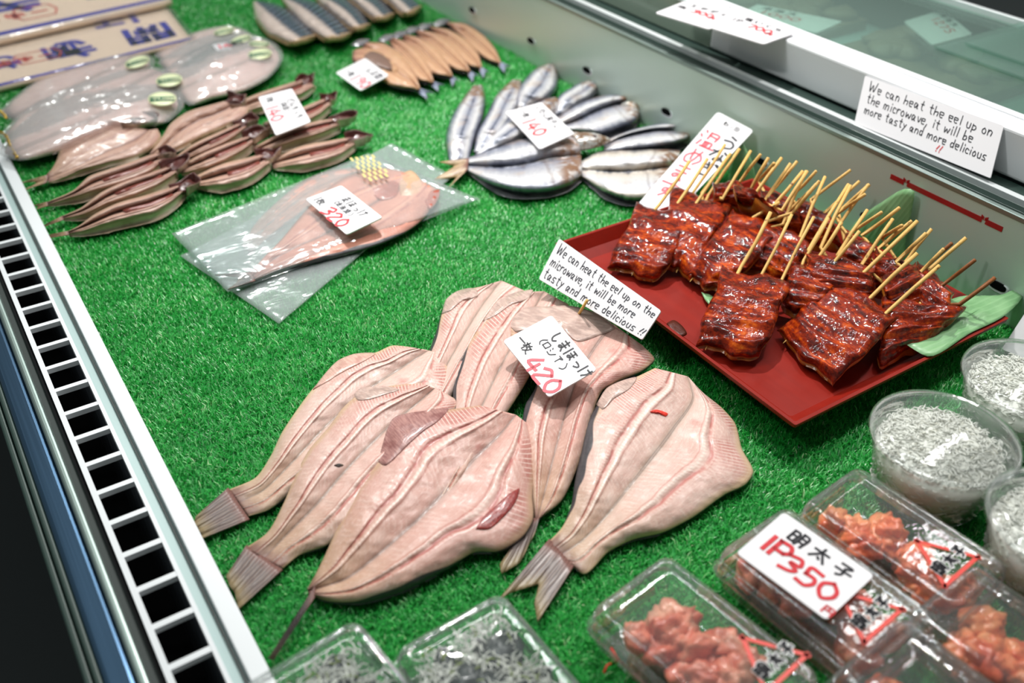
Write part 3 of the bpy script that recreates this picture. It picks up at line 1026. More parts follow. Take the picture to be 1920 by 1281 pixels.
def patch(name, parent, outline, z, dome, mat, n=44, rings=9, thick=.0014, lump=.0008, uvdir=None, power=2.0, smoothout=True, zfun=None, plane_x=None, uvrot=0.0):
    """domed flap or slab inside a closed outline (frame coordinates)"""
    P = np.array(list(outline) + [outline[0]], float)[:, :2]
    P = spline(P, n + 1)[:-1, :2] if smoothout else P[:-1]
    n = len(P)
    c = P.mean(0)
    V = []; UV = []
    lo, hi = P.min(0), P.max(0)
    ca, sa = math.cos(uvrot), math.sin(uvrot)
    def put(p, k):
        hh = dome * (1 - k ** power)
        if plane_x is not None:
            w = atx(p[0], p[1], plane_x - hh)
        else:
            zz = (z if not callable(z) else z(p)) + hh
            w = at(p[0], p[1], zz)
            w[2] += lump * nz(w[0], w[1], z if not callable(z) else 0, 90) * (1 - k ** 3)
        V.append(w)
        q = (p - c) / max(hi - lo)
        UV.append((q[0] * ca + q[1] * sa + .5, -q[0] * sa + q[1] * ca + .5))
    put(c, 0.0)
    for r in range(1, rings + 1):
        k = r / rings
        for p in P: put(c + (p - c) * k, k)
    F = [(0, 1 + k, 1 + (k + 1) % n) for k in range(n)]
    for r in range(rings - 1):
        a = 1 + r * n; b = a + n
        F += [(a + k, b + k, b + (k + 1) % n, a + (k + 1) % n) for k in range(n)]
    V = np.array(V); N = len(V)
    Bt = V.copy()
    if plane_x is not None: Bt[:, 0] += thick
    else:
        base = Bt[:, 2] - thick
        Bt[:, 2] = np.maximum(.0003, base)
    F2 = [tuple(i + N for i in f[::-1]) for f in F]
    a = 1 + (rings - 1) * n
    F3 = [(a + k, a + k + N, a + (k + 1) % n + N, a + (k + 1) % n) for k in range(n)]
    return link(name, np.r_[V, Bt], F + F2 + F3, mat, parent, UV + UV)


def spindle(name, parent, path, w, hgt, mats, n=40, m=20, prof=None, lump=.0006, roll=0.0, uvshift=0.0, flat=.5):
    """round-bodied piece along a path of world points; w, hgt half sizes; UV u along, v round"""
    P = spline(np.array(path, float), n)
    T = []; UV = []
    for i in range(n):
        t = i / (n - 1)
        k = prof(t) if prof else max(.05, math.sin(math.pi * min(1, max(0, .04 + t * .94))) ** .7)
        d = P[min(i + 1, n - 1)] - P[max(i - 1, 0)]; d /= np.linalg.norm(d) + 1e-9
        sd = np.cross(d, [0, 0, 1.0]); sd /= np.linalg.norm(sd) + 1e-9
        up = np.cross(sd, d)
        for j in range(m + 1):
            a = 2 * math.pi * j / m + roll
            x = w * k * math.cos(a); zz = hgt * k * math.sin(a)
            if zz < 0: zz *= flat
            p = P[i] + sd * x + up * zz
            p = p + up * lump * nz(p[0], p[1], p[2], 130)
            T.append(p); UV.append((t, (j / m + uvshift) % 1.0001))
    M_ = m + 1
    F = [(i * M_ + j, i * M_ + j + 1, (i + 1) * M_ + j + 1, (i + 1) * M_ + j) for i in range(n - 1) for j in range(m)]
    F += [tuple(range(m))[::-1], tuple((n - 1) * M_ + j for j in range(m))]
    return link(name, T, F, mats, parent, UV)


def base_of(pts, z=0.0):
    p = np.mean([at(q[0], q[1], z) for q in pts], 0)
    return p


# ------------------------------------------------------------------ split atka mackerel, seven of them
k8 = crop(360, 620, .34375); k7 = crop(780, 420, .34375); k9 = crop(880, 640, .4371); k11 = crop(400, 900, .41667)
HG = 'split atka mackerel laid open on the turf'


def hokke(label, L, R, C, z, mats, h=.0105, seed=0, tail=None, flaps=(), dark=None, ends=(.45, .75)):
    root = empty('split_atka_mackerel', base_of(L + R), label, 'fish', HG)
    body = split_fish('body', root, L, R, C, z, h, mats, n=110, m=81, seed=seed, ends=(.18 if tail else ends[0], ends[1]), dark=dark)
    if tail: fin('tail_fin', root, tail[0], tail[1], (z[0][0] + .0022, tail[2][1]), M[tail[3]])
    for nm, outline, zz, dome, mt, rot in flaps:
        patch(nm, root, outline, -zz if zz < 0 else drape(body, .0007), min(dome, .0018) if zz > 0 else dome, M[mt], uvrot=rot, lump=.0003)
    return root


# back group: under the 420 card
hokke('pink split fish, leftmost of the three at the back behind the 420 yen card',
      [(690, 905), (745, 800), (790, 705), (806, 655), (818, 622), (834, 572), (864, 546), (900, 538)],
      [(735, 930), (800, 830), (850, 740), (890, 670), (930, 600), (960, 565), (990, 548)],
      [(712, 917), (780, 800), (830, 700), (872, 625), (905, 572), (940, 526)],
      ((.001, .002, .003), (.001, .003, .004)), [M['hokke3'], M['skin_dark']], .011, 1, dark=(-1, .4, .85, .10),
      tail=([(690, 908), (735, 932)], [(640, 960), (672, 968), (690, 995)], (.004, .003), 'fin'),
      flaps=[('belly_flap', k7([(140, 490), (165, 410), (235, 362), (330, 358), (340, 385), (250, 420), (190, 470)]), .0105, .002, 'membrane_grey', .6)])
hokke('pink split fish in the middle of the three behind the 420 yen card',
      [(735, 1010), (790, 900), (848, 770), (850, 722), (876, 645), (908, 602), (935, 572), (975, 548)],
      [(800, 1020), (870, 900), (940, 790), (985, 720), (1020, 650), (1050, 600), (1066, 571)],
      [(768, 1015), (830, 900), (895, 780), (930, 705), (965, 640), (995, 590), (1020, 546)],
      ((.006, .008, .010), (.006, .009, .010)), [M['hokke'], M['skin_dark']], .0105, 2, dark=(-1, .3, .85, .12),
      tail=([(735, 1012), (800, 1022)], [(690, 1080), (725, 1075), (760, 1100)], (.006, .004), 'fin'),
      flaps=[('belly_flap', k7([(368, 530), (400, 455), (470, 400), (560, 370), (640, 362), (620, 400), (520, 440), (430, 500)]), .0200, .003, 'membrane_grey', .6)])
hokke('pink split fish lying under the 420 yen card with its tail fin pointing down',
      [(1003, 975), (990, 900), (978, 800), (985, 760), (1005, 722), (1000, 690), (960, 640), (958, 600), (985, 582)],
      [(1013, 972), (1050, 942), (1085, 870), (1110, 780), (1130, 733), (1160, 715), (1206, 694), (1227, 674), (1205, 648)],
      [(1008, 974), (1022, 920), (1045, 830), (1065, 760), (1085, 705), (1110, 660), (1135, 625), (1150, 608)],
      ((.002, .010, .016), (.002, .010, .016)), [M['hokke2'], M['skin_dark']], .011, 3, dark=(-1, .2, .7, .12),
      tail=([(996, 972), (1012, 970)], [(937, 1058), (940, 1076), (975, 1055), (1003, 1000)], (.005, .002), 'fin'),
      flaps=[('belly_flap', k7([(518, 560), (520, 490), (600, 455), (720, 450), (830, 445), (990, 490), (1085, 570), (1000, 605), (880, 640), (780, 560), (640, 540), (550, 590)]), .0270, .003, 'membrane_grey', .2)])
# front left three
hokke('pale split fish on the left of the heap, grey tail reaching the white rail',
      [(430, 918), (480, 895), (508, 854), (528, 812), (552, 775), (583, 733), (607, 706), (635, 678), (662, 664), (704, 661), (735, 648), (765, 650)],
      [(466, 968), (500, 958), (545, 925), (610, 885), (690, 830), (760, 780), (820, 750), (846, 737), (840, 690), (826, 664)],
      [(448, 942), (490, 922), (545, 870), (610, 800), (690, 730), (760, 685), (804, 657)],
      ((.001, .002, .002), (.001, .002, .004)), [M['hokke3'], M['skin_dark']], .012, 4,
      tail=([(428, 914), (468, 974)], [(367, 968), (362, 985), (378, 1000), (372, 1012)], (.007, .002), 'fin'),
      flaps=[('belly_flap', k8([(660, 320), (720, 240), (800, 160), (880, 128), (1000, 125), (930, 170), (830, 220), (740, 275)]), .010, .002, 'membrane', .7)])
hokke('split fish with a dark speck on its flesh, partly under the large front one',
      [(460, 1028), (500, 1000), (532, 943), (552, 895), (580, 843), (621, 795), (640, 768), (675, 738), (731, 724), (790, 718)],
      [(530, 1066), (560, 1042), (610, 1024), (660, 985), (730, 900), (800, 830), (850, 775), (862, 756), (840, 740)],
      [(495, 1047), (535, 1005), (590, 950), (650, 880), (730, 800), (790, 750), (815, 728)],
      ((.001, .010, .012), (.001, .004, .010)), [M['hokke'], M['skin_dark']], .0115, 5,
      tail=([(462, 1022), (530, 1068)], [(424, 1080), (430, 1098), (440, 1110), (447, 1142)], (.008, .002), 'fin'),
      flaps=[('belly_flap', k8([(885, 345), (910, 320), (1000, 305), (1090, 308), (1130, 320), (1060, 345), (960, 375), (900, 375)]), .0225, .002, 'membrane_grey', .3),
             ('dark_speck', k8([(775, 732), (800, 725), (826, 732), (800, 742)]), .0228, .0004, 'fin_dark', 0)])
hokke('large split fish at the front with reddish flesh and a thin dark curled tail',
      [(576, 1104), (590, 1080), (607, 1046), (635, 984), (652, 950), (676, 905), (704, 871), (724, 830), (734, 795), (755, 778), (790, 771), (841, 768), (900, 760)],
      [(578, 1114), (608, 1126), (671, 1131), (754, 1108), (837, 1067), (895, 1034), (930, 1034), (985, 1000), (999, 975), (998, 930), (1003, 880), (1001, 826), (990, 795)],
      [(577, 1109), (650, 1085), (715, 1035), (787, 971), (840, 915), (890, 860), (940, 812), (968, 778)],
      ((.003, .012, .018), (.001, .001, .004, .010)), [M['hokke2'], M['skin_dark']], .0135, 6, dark=(1, .03, .5, .14), ends=(.3, .75),
      flaps=[('belly_flap', k8([(1015, 715), (1040, 620), (1062, 545), (1100, 475), (1180, 450), (1260, 438), (1400, 428), (1345, 490), (1265, 545), (1195, 605), (1110, 690), (1050, 735)]), .0265, .003, 'membrane_red', .8),
             ('blood_spot', [(892, 992), (906, 970), (930, 948), (955, 926), (974, 916), (968, 938), (945, 968), (915, 992)], .02, .0008, 'membrane_blood', .8)])
# its curled tail
hf = [o for o in COL.objects if o.get('label', '').startswith('large split fish at the front')][0]
fin('tail_fin', hf, [(592, 1096), (590, 1120)], [(503, 1234), (512, 1238)], (.008, .003), M['fin_dark'])
hokke('pale split fish on the right with a forked tail and a red scrap on it',
      [(1029, 1016), (1053, 990), (1070, 950), (1078, 902), (1092, 837), (1105, 784), (1126, 749), (1142, 726), (1195, 706), (1228, 690)],
      [(1074, 1062), (1092, 1076), (1142, 1034), (1186, 1012), (1243, 998), (1295, 972), (1361, 926), (1400, 906), (1412, 888), (1391, 841), (1378, 793), (1356, 767), (1317, 736)],
      [(1052, 1040), (1090, 1015), (1136, 968), (1172, 922), (1208, 876), (1264, 802), (1300, 745), (1290, 706)],
      ((.002, .010, .016), (.001, .001, .002)), [M['hokke3'], M['skin_dark']], .0125, 7, dark=(-1, .05, .75, .16),
      tail=([(1030, 1010), (1076, 1062)], [(935, 1124), (960, 1110), (1011, 1094), (1002, 1130), (1008, 1166)], (.009, .002), 'fin'),
      flaps=[
             ('belly_flap', k9([(545, 270), (590, 200), (650, 170), (720, 155), (690, 200), (620, 245), (570, 290)]), .0285, .002, 'membrane_grey', .6),
             ('red_scrap', k9([(776, 300), (800, 293), (830, 300), (852, 312), (846, 320), (815, 308), (790, 306)]), .0262, .001, 'red_print', 0)])


# ------------------------------------------------------------------ clear bags with dark split fish, left of the middle
k6 = crop(300, 240, .34375)


def bag(name, corners, label, z, dome, group, nn=44, seed=0, mat='film', wr=.0016, sharp=1.0, cat='bag'):
    c = [np.array(p, float) for p in corners]
    T = np.empty((nn, nn, 3)); B = np.empty((nn, nn, 3))
    for i in range(nn):
        for j in range(nn):
            a, b = i / (nn - 1), j / (nn - 1)
            p = c[0] * (1 - a) * (1 - b) + c[1] * a * (1 - b) + c[2] * a * b + c[3] * (1 - a) * b
            e = (math.sin(math.pi * a) * math.sin(math.pi * b)) ** .35
            w = at(p[0], p[1], z + dome * e)
            q = nz(w[0] * 1.0 + w[1] * .6, w[1] - w[0] * .5, seed, 22) * 1.0 + abs(nz(w[0] + w[1] * 1.5, w[1] * .4, seed + 5, 48)) * .9
            w[2] += wr * q * (.35 + .65 * e)
            T[i, j] = w
            B[i, j] = (w[0], w[1], max(.0005, min(z, w[2] - .0006)))
    o = shell(name, T, B, [M[mat]], None, None, 0, 0)
    return tag(o, label, cat, group)


BG = 'clear bags holding split fish'
b2 = bag('fish_bag', [(338, 480), (735, 268), (850, 330), (523, 607)], 'lower clear plastic bag, its corner sticking out under the bag with the 320 yen card', .001, .004, BG, seed=3)
b1 = bag('fish_bag', [(322, 438), (690, 288), (900, 373), (427, 548)], 'upper clear plastic bag holding a split mackerel, the 320 yen card on top of it', .006, .0140, BG, seed=8, wr=.0022)
# patterned corner print on the lower bag
pm = MB()
cdp = Card([at(655, 296, .0215), at(700, 290, .0215), at(735, 330, .0225), at(690, 342, .0225)])
for i in range(9):
    for j in range(6):
        if (i + j) % 2 == 0:
            x0, y0 = cdp.w * i / 9, cdp.h * j / 6
            pm.add([cdp.pt(x0, y0), cdp.pt(x0 + cdp.w / 9 * .9, y0), cdp.pt(x0 + cdp.w / 9 * .9, y0 + cdp.h / 6 * .9), cdp.pt(x0, y0 + cdp.h / 6 * .9)], [(0, 1, 2, 3)])
o = pm.build('check_print', plain('yellow_print', sr(206, 190, 120), .4), b1, smooth=False, recalc=False)

sf = empty('split_mackerel', base_of([(600, 440)]), 'reddish split mackerel with dark skin sealed in the clear bag under the 320 yen card', 'fish', 'split mackerel in bags')
split_fish('body', sf, k6([(490, 790), (580, 690), (650, 620), (760, 490), (860, 380), (950, 300), (1080, 240), (1200, 215), (1320, 235)]),
           k6([(520, 830), (640, 780), (800, 740), (1000, 690), (1200, 630), (1350, 560), (1440, 490), (1500, 400), (1520, 340)]),
           k6([(505, 810), (600, 730), (740, 650), (880, 590), (1020, 500), (1150, 420), (1300, 330), (1400, 270)]),
           ((.007, .007, .007), (.007, .0065, .007)), .0075, [M['smoked'], M['skin_dark']], seed=9, dark=(1, .02, .8, .16))
fin('tail_fin', sf, k6([(492, 785), (520, 832)]), k6([(300, 800), (430, 812), (420, 840), (370, 880)]), (.011, .009), M['fin_dark'])
for q, ol in enumerate(([(1310, 250), (1370, 232), (1420, 280), (1440, 330), (1380, 400), (1320, 380)], [(1440, 400), (1480, 340), (1525, 335), (1520, 380), (1470, 440)], [(1130, 330), (1200, 270), (1300, 280), (1290, 370), (1200, 390)])):
    patch('gill_flap', sf, k6(ol), .0120, .003, plain('gill_flesh', sr(172, 92, 76), .25, 0, .5, .6, 120, .35, .4) if q != 0 else plain('gill_bone', sr(206, 160, 130), .3, 0, .5, .6, 120, .3, .3), lump=.002)
sf2 = empty('split_mackerel', base_of([(520, 400)]), 'pinkish split mackerel showing faintly in the lower clear bag', 'fish', 'split mackerel in bags')
split_fish('body', sf2, k6([(440, 640), (520, 520), (640, 400), (780, 290), (960, 225), (1080, 215)]),
           k6([(500, 680), (600, 590), (720, 500), (860, 400), (1000, 320), (1120, 260)]), None,
           ((.002, .003), (.002, .003)), .0035, [M['smoked'], M['skin_dark']], seed=10)

def lump_mesh(c, rx, ry, rz, rot, seed, n=14, m=20, amp=.25):
    V = []; F = []
    for i in range(n + 1):
        th = math.pi * i / n
        for j in range(m):
            a = 2 * math.pi * j / m
            d = np.array([math.sin(th) * math.cos(a), math.sin(th) * math.sin(a), math.cos(th)])
            k = 1 + amp * nz(d[0] + seed * 3.1, d[1], d[2], 1.6) + amp * .35 * nz(d[0] + seed, d[1], d[2], 5)
            p = np.array([d[0] * rx, d[1] * ry, d[2] * rz]) * k
            V.append((c[0] + p[0] * math.cos(rot) - p[1] * math.sin(rot), c[1] + p[0] * math.sin(rot) + p[1] * math.cos(rot), max(.0035, c[2] + p[2])))
    for i in range(n):
        for j in range(m): F.append((i * m + j, (i + 1) * m + j, (i + 1) * m + (j + 1) % m, i * m + (j + 1) % m))
    return V, F


# ------------------------------------------------------------------ dried horse mackerel pile, upper left
kA = crop(0, 200, .21858); kB = crop(0, 0, .292); kC = crop(440, 0, .292)
M['gill_dark'] = plain('gill_throat', sr(84, 42, 38), .3, 0, .5, .7, 160, .5, .3)
AG = 'dried split horse mackerel in the pile'


def aji(label, L, R, z, h, head, tail=None, mats=None, seed=0, C=None, open_=False, slit=True):
    root = empty('dried_horse_mackerel', base_of(L + R), label, 'fish', AG)
    mt = mats or [M['aji'], M['skin_tan']]
    split_fish('body', root, L, R, C or [(a[0] * .56 + b[0] * .44, a[1] * .56 + b[1] * .44) for a, b in zip(spline(L, 6), spline(R, 6))], z, h, mt,
               n=46, m=27, seed=seed, ends=(.25, .8), thick=.003, edge=.55)
    if tail: fin('tail_fin', root, tail[0], tail[1], (z[0][0] + .004, .002), M['fin_tan'], n=6, m=16)
    # gaping head: gill covers spread in a U round a dark throat
    (x0, y0), (x1, y1) = head
    zt = z[0][-1] + h * .45
    a = at(x0, y0, zt); b = at(x1, y1, zt)
    ax_ = b - a; ln = np.linalg.norm(ax_); ax_ /= ln
    sd = np.cross(ax_, [0, 0, 1.0])
    ww = .0125 if not open_ else .021
    r1 = ln * .95
    nT, nA = 7, 25
    T = np.empty((nA, nT, 3)); Bt = np.empty((nA, nT, 3))
    for i in range(nA):
        q = -1.75 + 3.5 * i / (nA - 1)
        for j in range(nT):
            e = j / (nT - 1)
            fl = 1.0 + .16 * e + .10 * math.sin(q * 5 + seed)
            hgt = -.004 + e * (.0125 + .003 * math.sin(q * 3 + seed * 2))
            p = a + ax_ * r1 * math.cos(q) * fl + sd * ww * math.sin(q) * fl + np.array([0, 0, hgt])
            T[i, j] = p; Bt[i, j] = p - (ax_ * math.cos(q) + sd * math.sin(q)) * .0016
    shell('head', T, Bt, [M['head_dark'], M['gill_dark']], root)
    V, F = lump_mesh(a + ax_ * r1 * .25, r1 * .62, ww * .72, .007, math.atan2(ax_[1], ax_[0]), seed, 10, 16, .5)
    link('throat', V, F, M['gill_dark'], root)
    if slit and not open_:
        Ls, Rs = spline(L, 20), spline(R, 20)
        ol = []
        for i in range(9, 18): ol.append(tuple(Ls[i][:2] * .585 + Rs[i][:2] * .415))
        for i in range(17, 8, -1): ol.append(tuple(Ls[i][:2] * .43 + Rs[i][:2] * .57))
        ta = np.mean([z[0][-1], z[1][-1]])
        patch('belly_cavity', root, ol, ta * .8 + z[0][0] * .2 + h * .84, .0006, plain('belly_cavity', sr(128, 64, 54), .35, 0, .5, .7, 200, .5), lump=.0005, n=22, rings=3)
    return root


aji('third column of the horse mackerel pile, farthest small fish behind the 140 yen card', kC([(0, 690), (60, 640), (150, 600), (300, 550), (440, 505)]), kC([(20, 740), (160, 700), (320, 650), (450, 600), (520, 555)]), ((.002, .004), (.002, .004)), .013, (kC([(450, 540)])[0], kC([(490, 500)])[0]), seed=31)
aji('small horse mackerel second from the back in the pile third column', kC([(180, 790), (350, 720), (480, 670), (590, 625)]), kC([(220, 850), (380, 810), (540, 745), (620, 680)]), ((.003, .006), (.002, .003)), .014, (kC([(590, 650)])[0], kC([(645, 630)])[0]), seed=32)
aji('slim split horse mackerel directly under the near edge of its 140 yen card', kC([(110, 950), (300, 850), (500, 785), (660, 755)]), kC([(150, 990), (360, 920), (560, 860), (680, 810)]), ((.004, .006), (.003, .003)), .015, (kC([(650, 790)])[0], kC([(770, 755)])[0]), seed=33)
aji('split horse mackerel lowest on the right of the pile, its head toward the bag', kC([(230, 1030), (420, 940), (600, 905), (740, 880)]), kC([(250, 1085), (480, 1060), (680, 1000), (780, 930)]), ((.003, .004), (.001, .002)), .014, (kC([(740, 910)])[0], kC([(870, 895)])[0]), seed=34)
aji('broad opened horse mackerel in the second column, left of the 140 yen card', kB([(960, 985), (1040, 880), (1090, 800), (1200, 720), (1330, 680), (1440, 650)]), kB([(985, 1005), (1120, 960), (1300, 870), (1480, 790), (1590, 730), (1600, 690)]), ((.010, .018), (.010, .016)), .010, (kB([(1490, 660)])[0], kB([(1580, 650)])[0]), seed=35, open_=True)
aji('horse mackerel in the second column just below the broad opened one', kB([(1120, 1010), (1250, 920), (1400, 850), (1560, 780)]), kB([(1150, 1045), (1300, 985), (1480, 900), (1590, 820)]), ((.006, .010), (.004, .007)), .015, (kB([(1560, 810)])[0], kB([(1640, 770)])[0]), seed=36)
aji('horse mackerel second from the bottom in the second column of the pile', kB([(1150, 1075), (1300, 980), (1450, 920), (1610, 868)]), kB([(1170, 1120), (1380, 1065), (1560, 975), (1650, 900)]), ((.005, .007), (.003, .004)), .015, (kB([(1610, 890)])[0], kB([(1720, 850)])[0]), seed=37)
aji('horse mackerel in the second column at the bottom, showing a long pink belly', kB([(1220, 1150), (1400, 1060), (1580, 1015), (1690, 985)]), kB([(1250, 1205), (1450, 1195), (1620, 1140), (1740, 1050)]), ((.003, .004), (.001, .002)), .015, (kB([(1690, 1020)])[0], kB([(1790, 985)])[0]), seed=38)
TT = lambda pts: kA(pts)
aji('large fully opened horse mackerel at the left end of the pile, topmost in front',
    kA([(400, 582), (440, 540), (480, 470), (520, 360), (590, 265), (680, 205), (780, 150), (900, 140)]),
    kA([(415, 655), (560, 610), (700, 550), (950, 480), (1170, 420), (1320, 330), (1380, 250), (1350, 190)]), ((.004, .012), (.003, .012)), .010,
    (kA([(1090, 150)])[0], kA([(1330, 120)])[0]), (kA([(420, 580), (400, 650)]), kA([(165, 655), (300, 640), (310, 660), (185, 720)])), seed=39,
    C=kA([(405, 620), (600, 540), (800, 440), (950, 370), (1150, 290), (1280, 200)]), open_=True)
aji('narrow half open horse mackerel in the front column, second from the top',
    kA([(400, 820), (640, 710), (760, 600), (920, 540), (1130, 470), (1300, 410), (1400, 390)]), kA([(410, 845), (600, 790), (850, 720), (1080, 650), (1300, 560), (1430, 450)]), ((.003, .008), (.002, .006)), .014,
    (kA([(1380, 430)])[0], kA([(1500, 420)])[0]), (kA([(405, 815), (412, 848)]), kA([(290, 845), (330, 852), (315, 875)])), seed=40)
aji('narrow half open horse mackerel in the front column, second from the bottom',
    kA([(530, 940), (690, 870), (860, 740), (1080, 630), (1300, 560), (1480, 500)]), kA([(545, 965), (720, 930), (900, 850), (1180, 760), (1400, 660), (1520, 570)]), ((.003, .006), (.002, .004)), .015,
    (kA([(1480, 540)])[0], kA([(1600, 450)])[0]), (kA([(535, 935), (548, 968)]), kA([(350, 1030), (372, 1020), (380, 1024)])), seed=41)
aji('half open horse mackerel lowest in the front column, its belly slit lined dark red',
    kA([(580, 1070), (680, 1020), (800, 930), (1000, 830), (1250, 760), (1500, 680), (1570, 660)]), kA([(590, 1095), (700, 1080), (900, 1020), (1150, 960), (1350, 910), (1500, 810), (1590, 720)]), ((.003, .005), (.001, .002)), .016,
    (kA([(1560, 720)])[0], kA([(1690, 640)])[0]), (kA([(585, 1065), (592, 1098)]), kA([(390, 1105), (420, 1112), (400, 1124)])), seed=42)

# ------------------------------------------------------------------ striped mackerel halves at the top
FG = 'striped mackerel halves lying cut side down'
mk = [
    ('leftmost striped mackerel half at the top of the bed', [(474, 4), (479, 35), (498, 62), (534, 80)], [(482, 0), (520, 8), (562, 34), (594, 66)]),
    ('second striped mackerel half from the left, at the top of the bed', [(527, -4), (543, 20), (566, 48), (602, 72)], [(535, -8), (584, 0), (630, 28), (660, 62)]),
    ('third striped mackerel half from the left, at the top of the bed', [(588, -8), (604, 10), (626, 30), (654, 52)], [(600, -14), (640, -6), (676, 18), (694, 46)]),
    ('fourth striped mackerel half from the left, at the top edge of the bed', [(640, -16), (656, 0), (676, 18), (696, 34)], [(650, -22), (690, -14), (722, 4), (740, 26)]),
    ('rightmost striped mackerel half at the top edge of the bed', [(688, -22), (706, -10), (728, 6), (750, 26)], [(700, -30), (740, -22), (770, -6), (790, 12)]),
]
for q, (lb, L, R) in enumerate(mk):
    root = empty('mackerel_half', base_of(L + R), lb + (', by the vacuum packs' if q == 0 else ''), 'fish', FG)
    split_fish('body', root, L, R, None, ((.001, .001), (.001, .001)), .028, [M['mackerel'], M['cut_edge']], n=40, m=25, prof='arch', seed=50 + q, ends=(.25, 1.0), thick=.0045)
    mb = MB()
    Ls, Rs = np.array(L[-1]), np.array(R[-1])
    pts = []
    for a in np.linspace(0, 1, 13):
        p = Ls * (1 - a) + Rs * a
        pts.append(at(p[0], p[1], .002 + .0255 * math.sqrt(max(0, 1 - abs(2 * a - 1) ** 2.2))))
    mb.tube(pts, .0022, 6)
    mb.build('cut_edge', M['cut_edge'], root)

# ------------------------------------------------------------------ fanned dried fish below the back panel
DG = 'tan dried fish fanned out in a row'
fan = [
    ('rightmost tan fish of the fan, nearest the steel panel', [(1340, 140), (1480, 150), (1600, 225), (1680, 320), (1712, 400)], [(1400, 180), (1480, 260), (1560, 340), (1620, 385), (1700, 408)], .002, (1712, 400), (1775, 440)),
    ('second tan fish from the right end of the fan', [(1230, 168), (1380, 190), (1500, 260), (1570, 350), (1590, 432)], [(1280, 200), (1380, 300), (1450, 380), (1510, 425), (1580, 438)], .0045, (1588, 432), (1640, 475)),
    ('third tan fish from the right end of the fan', [(1150, 190), (1290, 210), (1400, 280), (1480, 380), (1516, 458)], [(1180, 230), (1260, 300), (1340, 400), (1420, 450), (1505, 464)], .007, (1514, 456), (1570, 500)),
    ('middle tan fish of the fan with a pinkish near half', [(1070, 218), (1190, 240), (1300, 300), (1370, 400), (1402, 488)], [(1080, 250), (1150, 330), (1210, 430), (1280, 478), (1390, 493)], .0095, (1400, 486), (1440, 530)),
    ('third tan fish from the card end of the fan', [(990, 240), (1090, 262), (1190, 330), (1260, 440), (1280, 526)], [(990, 262), (1040, 350), (1110, 450), (1180, 515), (1265, 534)], .012, (1276, 524), (1350, 560)),
    ('tan fish of the fan lying half under its price card', [(820, 272), (960, 275), (1080, 345), (1160, 460), (1192, 566)], [(820, 300), (860, 400), (900, 490), (980, 540), (1180, 578)], .0145, (1188, 568), (1280, 610)),
]
for q, (lb, L, R, zz, t0, t1) in enumerate(fan):
    root = empty('dried_fish', base_of(kC(L)), lb, 'fish', DG)
    split_fish('body', root, kC(L), kC(R), None, ((zz, zz * .7 + .001), (zz * .8, zz * .5 + .001)), .0075, [M['tan'], M['skin_dark']], n=34, m=23, seed=60 + q, ends=(.8, .3), prof='split', dark=(-1, -.2, 1.2, .07))  # dark upper outline, also painting the shade where the fish overlap
    a, b = kC([t0])[0], kC([t1])[0]
    dx, dy = b[0] - a[0], b[1] - a[1]
    fin('tail_fin', root, [(a[0] - 3, a[1] - 2), (a[0] - 5, a[1] + 6)], [(b[0], b[1] - 4), (a[0] + dx * .45, a[1] + dy * .6), (b[0] - 12, b[1] + 8)], (.006, .004), M['fin_blue'], n=5, m=14)
    s = kC([L[0]])[0]
    patch('silver_flap', root, [(s[0] - 22, s[1] + 5), (s[0] - 8, s[1] - 5), (s[0] + 14, s[1] - 5), (s[0] + 4, s[1] + 4), (s[0] - 10, s[1] + 8)], zz + .005, .003, M['skin_grey'], n=20, rings=4)
root = empty('dried_fish', base_of(kC([(900, 400)])), 'tan fish with a dark patterned face at the card end of the fan', 'fish', DG)
patch('body', root, kC([(755, 380), (760, 330), (850, 305), (960, 320), (1030, 380), (1050, 440), (1000, 470), (900, 440), (800, 400)]), .017, .005, M['tan'], thick=.008)
patch('head', root, kC([(830, 360), (870, 330), (940, 345), (1000, 400), (1010, 440), (940, 430), (870, 400)]), .0222, .002, plain('dried_face', sr(120, 92, 80), .4, 0, .5, .9, 120, .5))

# ------------------------------------------------------------------ sardines by the back panel
kS = crop(780, 80, .292)
SG = 'silver sardines in the heap by the steel panel'


def sardine(label, L, R, C, z, h, prof='arch', mat='sardine', seed=0, head=None, tail=None, ends=(.25, .45), eye=None):
    root = empty('sardine', base_of(kS(L + R)), label, 'fish', SG)
    split_fish('body', root, kS(L), kS(R), kS(C) if C else None, z, h, [M[mat], M['skin_grey']], n=48, m=27, prof=prof, seed=seed, ends=ends, thick=.004)
    if head:
        a, b, w = head
        pa, pb = kS([a])[0], kS([b])[0]
        zz = z[0][-1] + h * .35
        A_, B_ = at(pa[0], pa[1], zz), at(pb[0], pb[1], zz)
        spindle('head', root, [A_, A_ * .6 + B_ * .4, A_ * .25 + B_ * .75, B_], w, w * .75, M['sardine_head'], n=18, m=16,
                prof=lambda t: .92 * (1 - t ** 2.6) + .16)
        e = A_ * .42 + B_ * .58 + np.array([-.004, -.004, w * .62])
        mb = MB(); mb.lathe([(.0005, .0012), (.0022, .0009), (.0030, 0), (.0033, -.001)], e, 14); mb.build('eye', M['fish_eye'], root)
    elif eye:
        p = kS([eye])[0]; e = at(p[0], p[1], z[0][-1] + h * .62)
        mb = MB(); mb.lathe([(.0005, .0014), (.0022, .0010), (.0032, 0), (.0034, -.002)], e, 14); mb.build('eye', M['fish_eye'], root)
    if tail:
        fin('tail_fin', root, kS(tail[0]), kS(tail[1]), (z[0][0] + h * .3, .003), M['fin_tan'], n=6, m=18)
    return root


def sardine_head_material():
    t = NT('sardine_head')
    f = t.noise(t.obj(), 85, 4, .6, .8)
    c = t.ramp(f, [(.32, sr(86, 62, 50)), (.45, sr(150, 118, 92)), (.56, sr(206, 206, 204)), (.7, sr(140, 104, 76))])
    return t.set(c, .22, .3, .6, .3, .1, t.bump(f, .6, .0015))


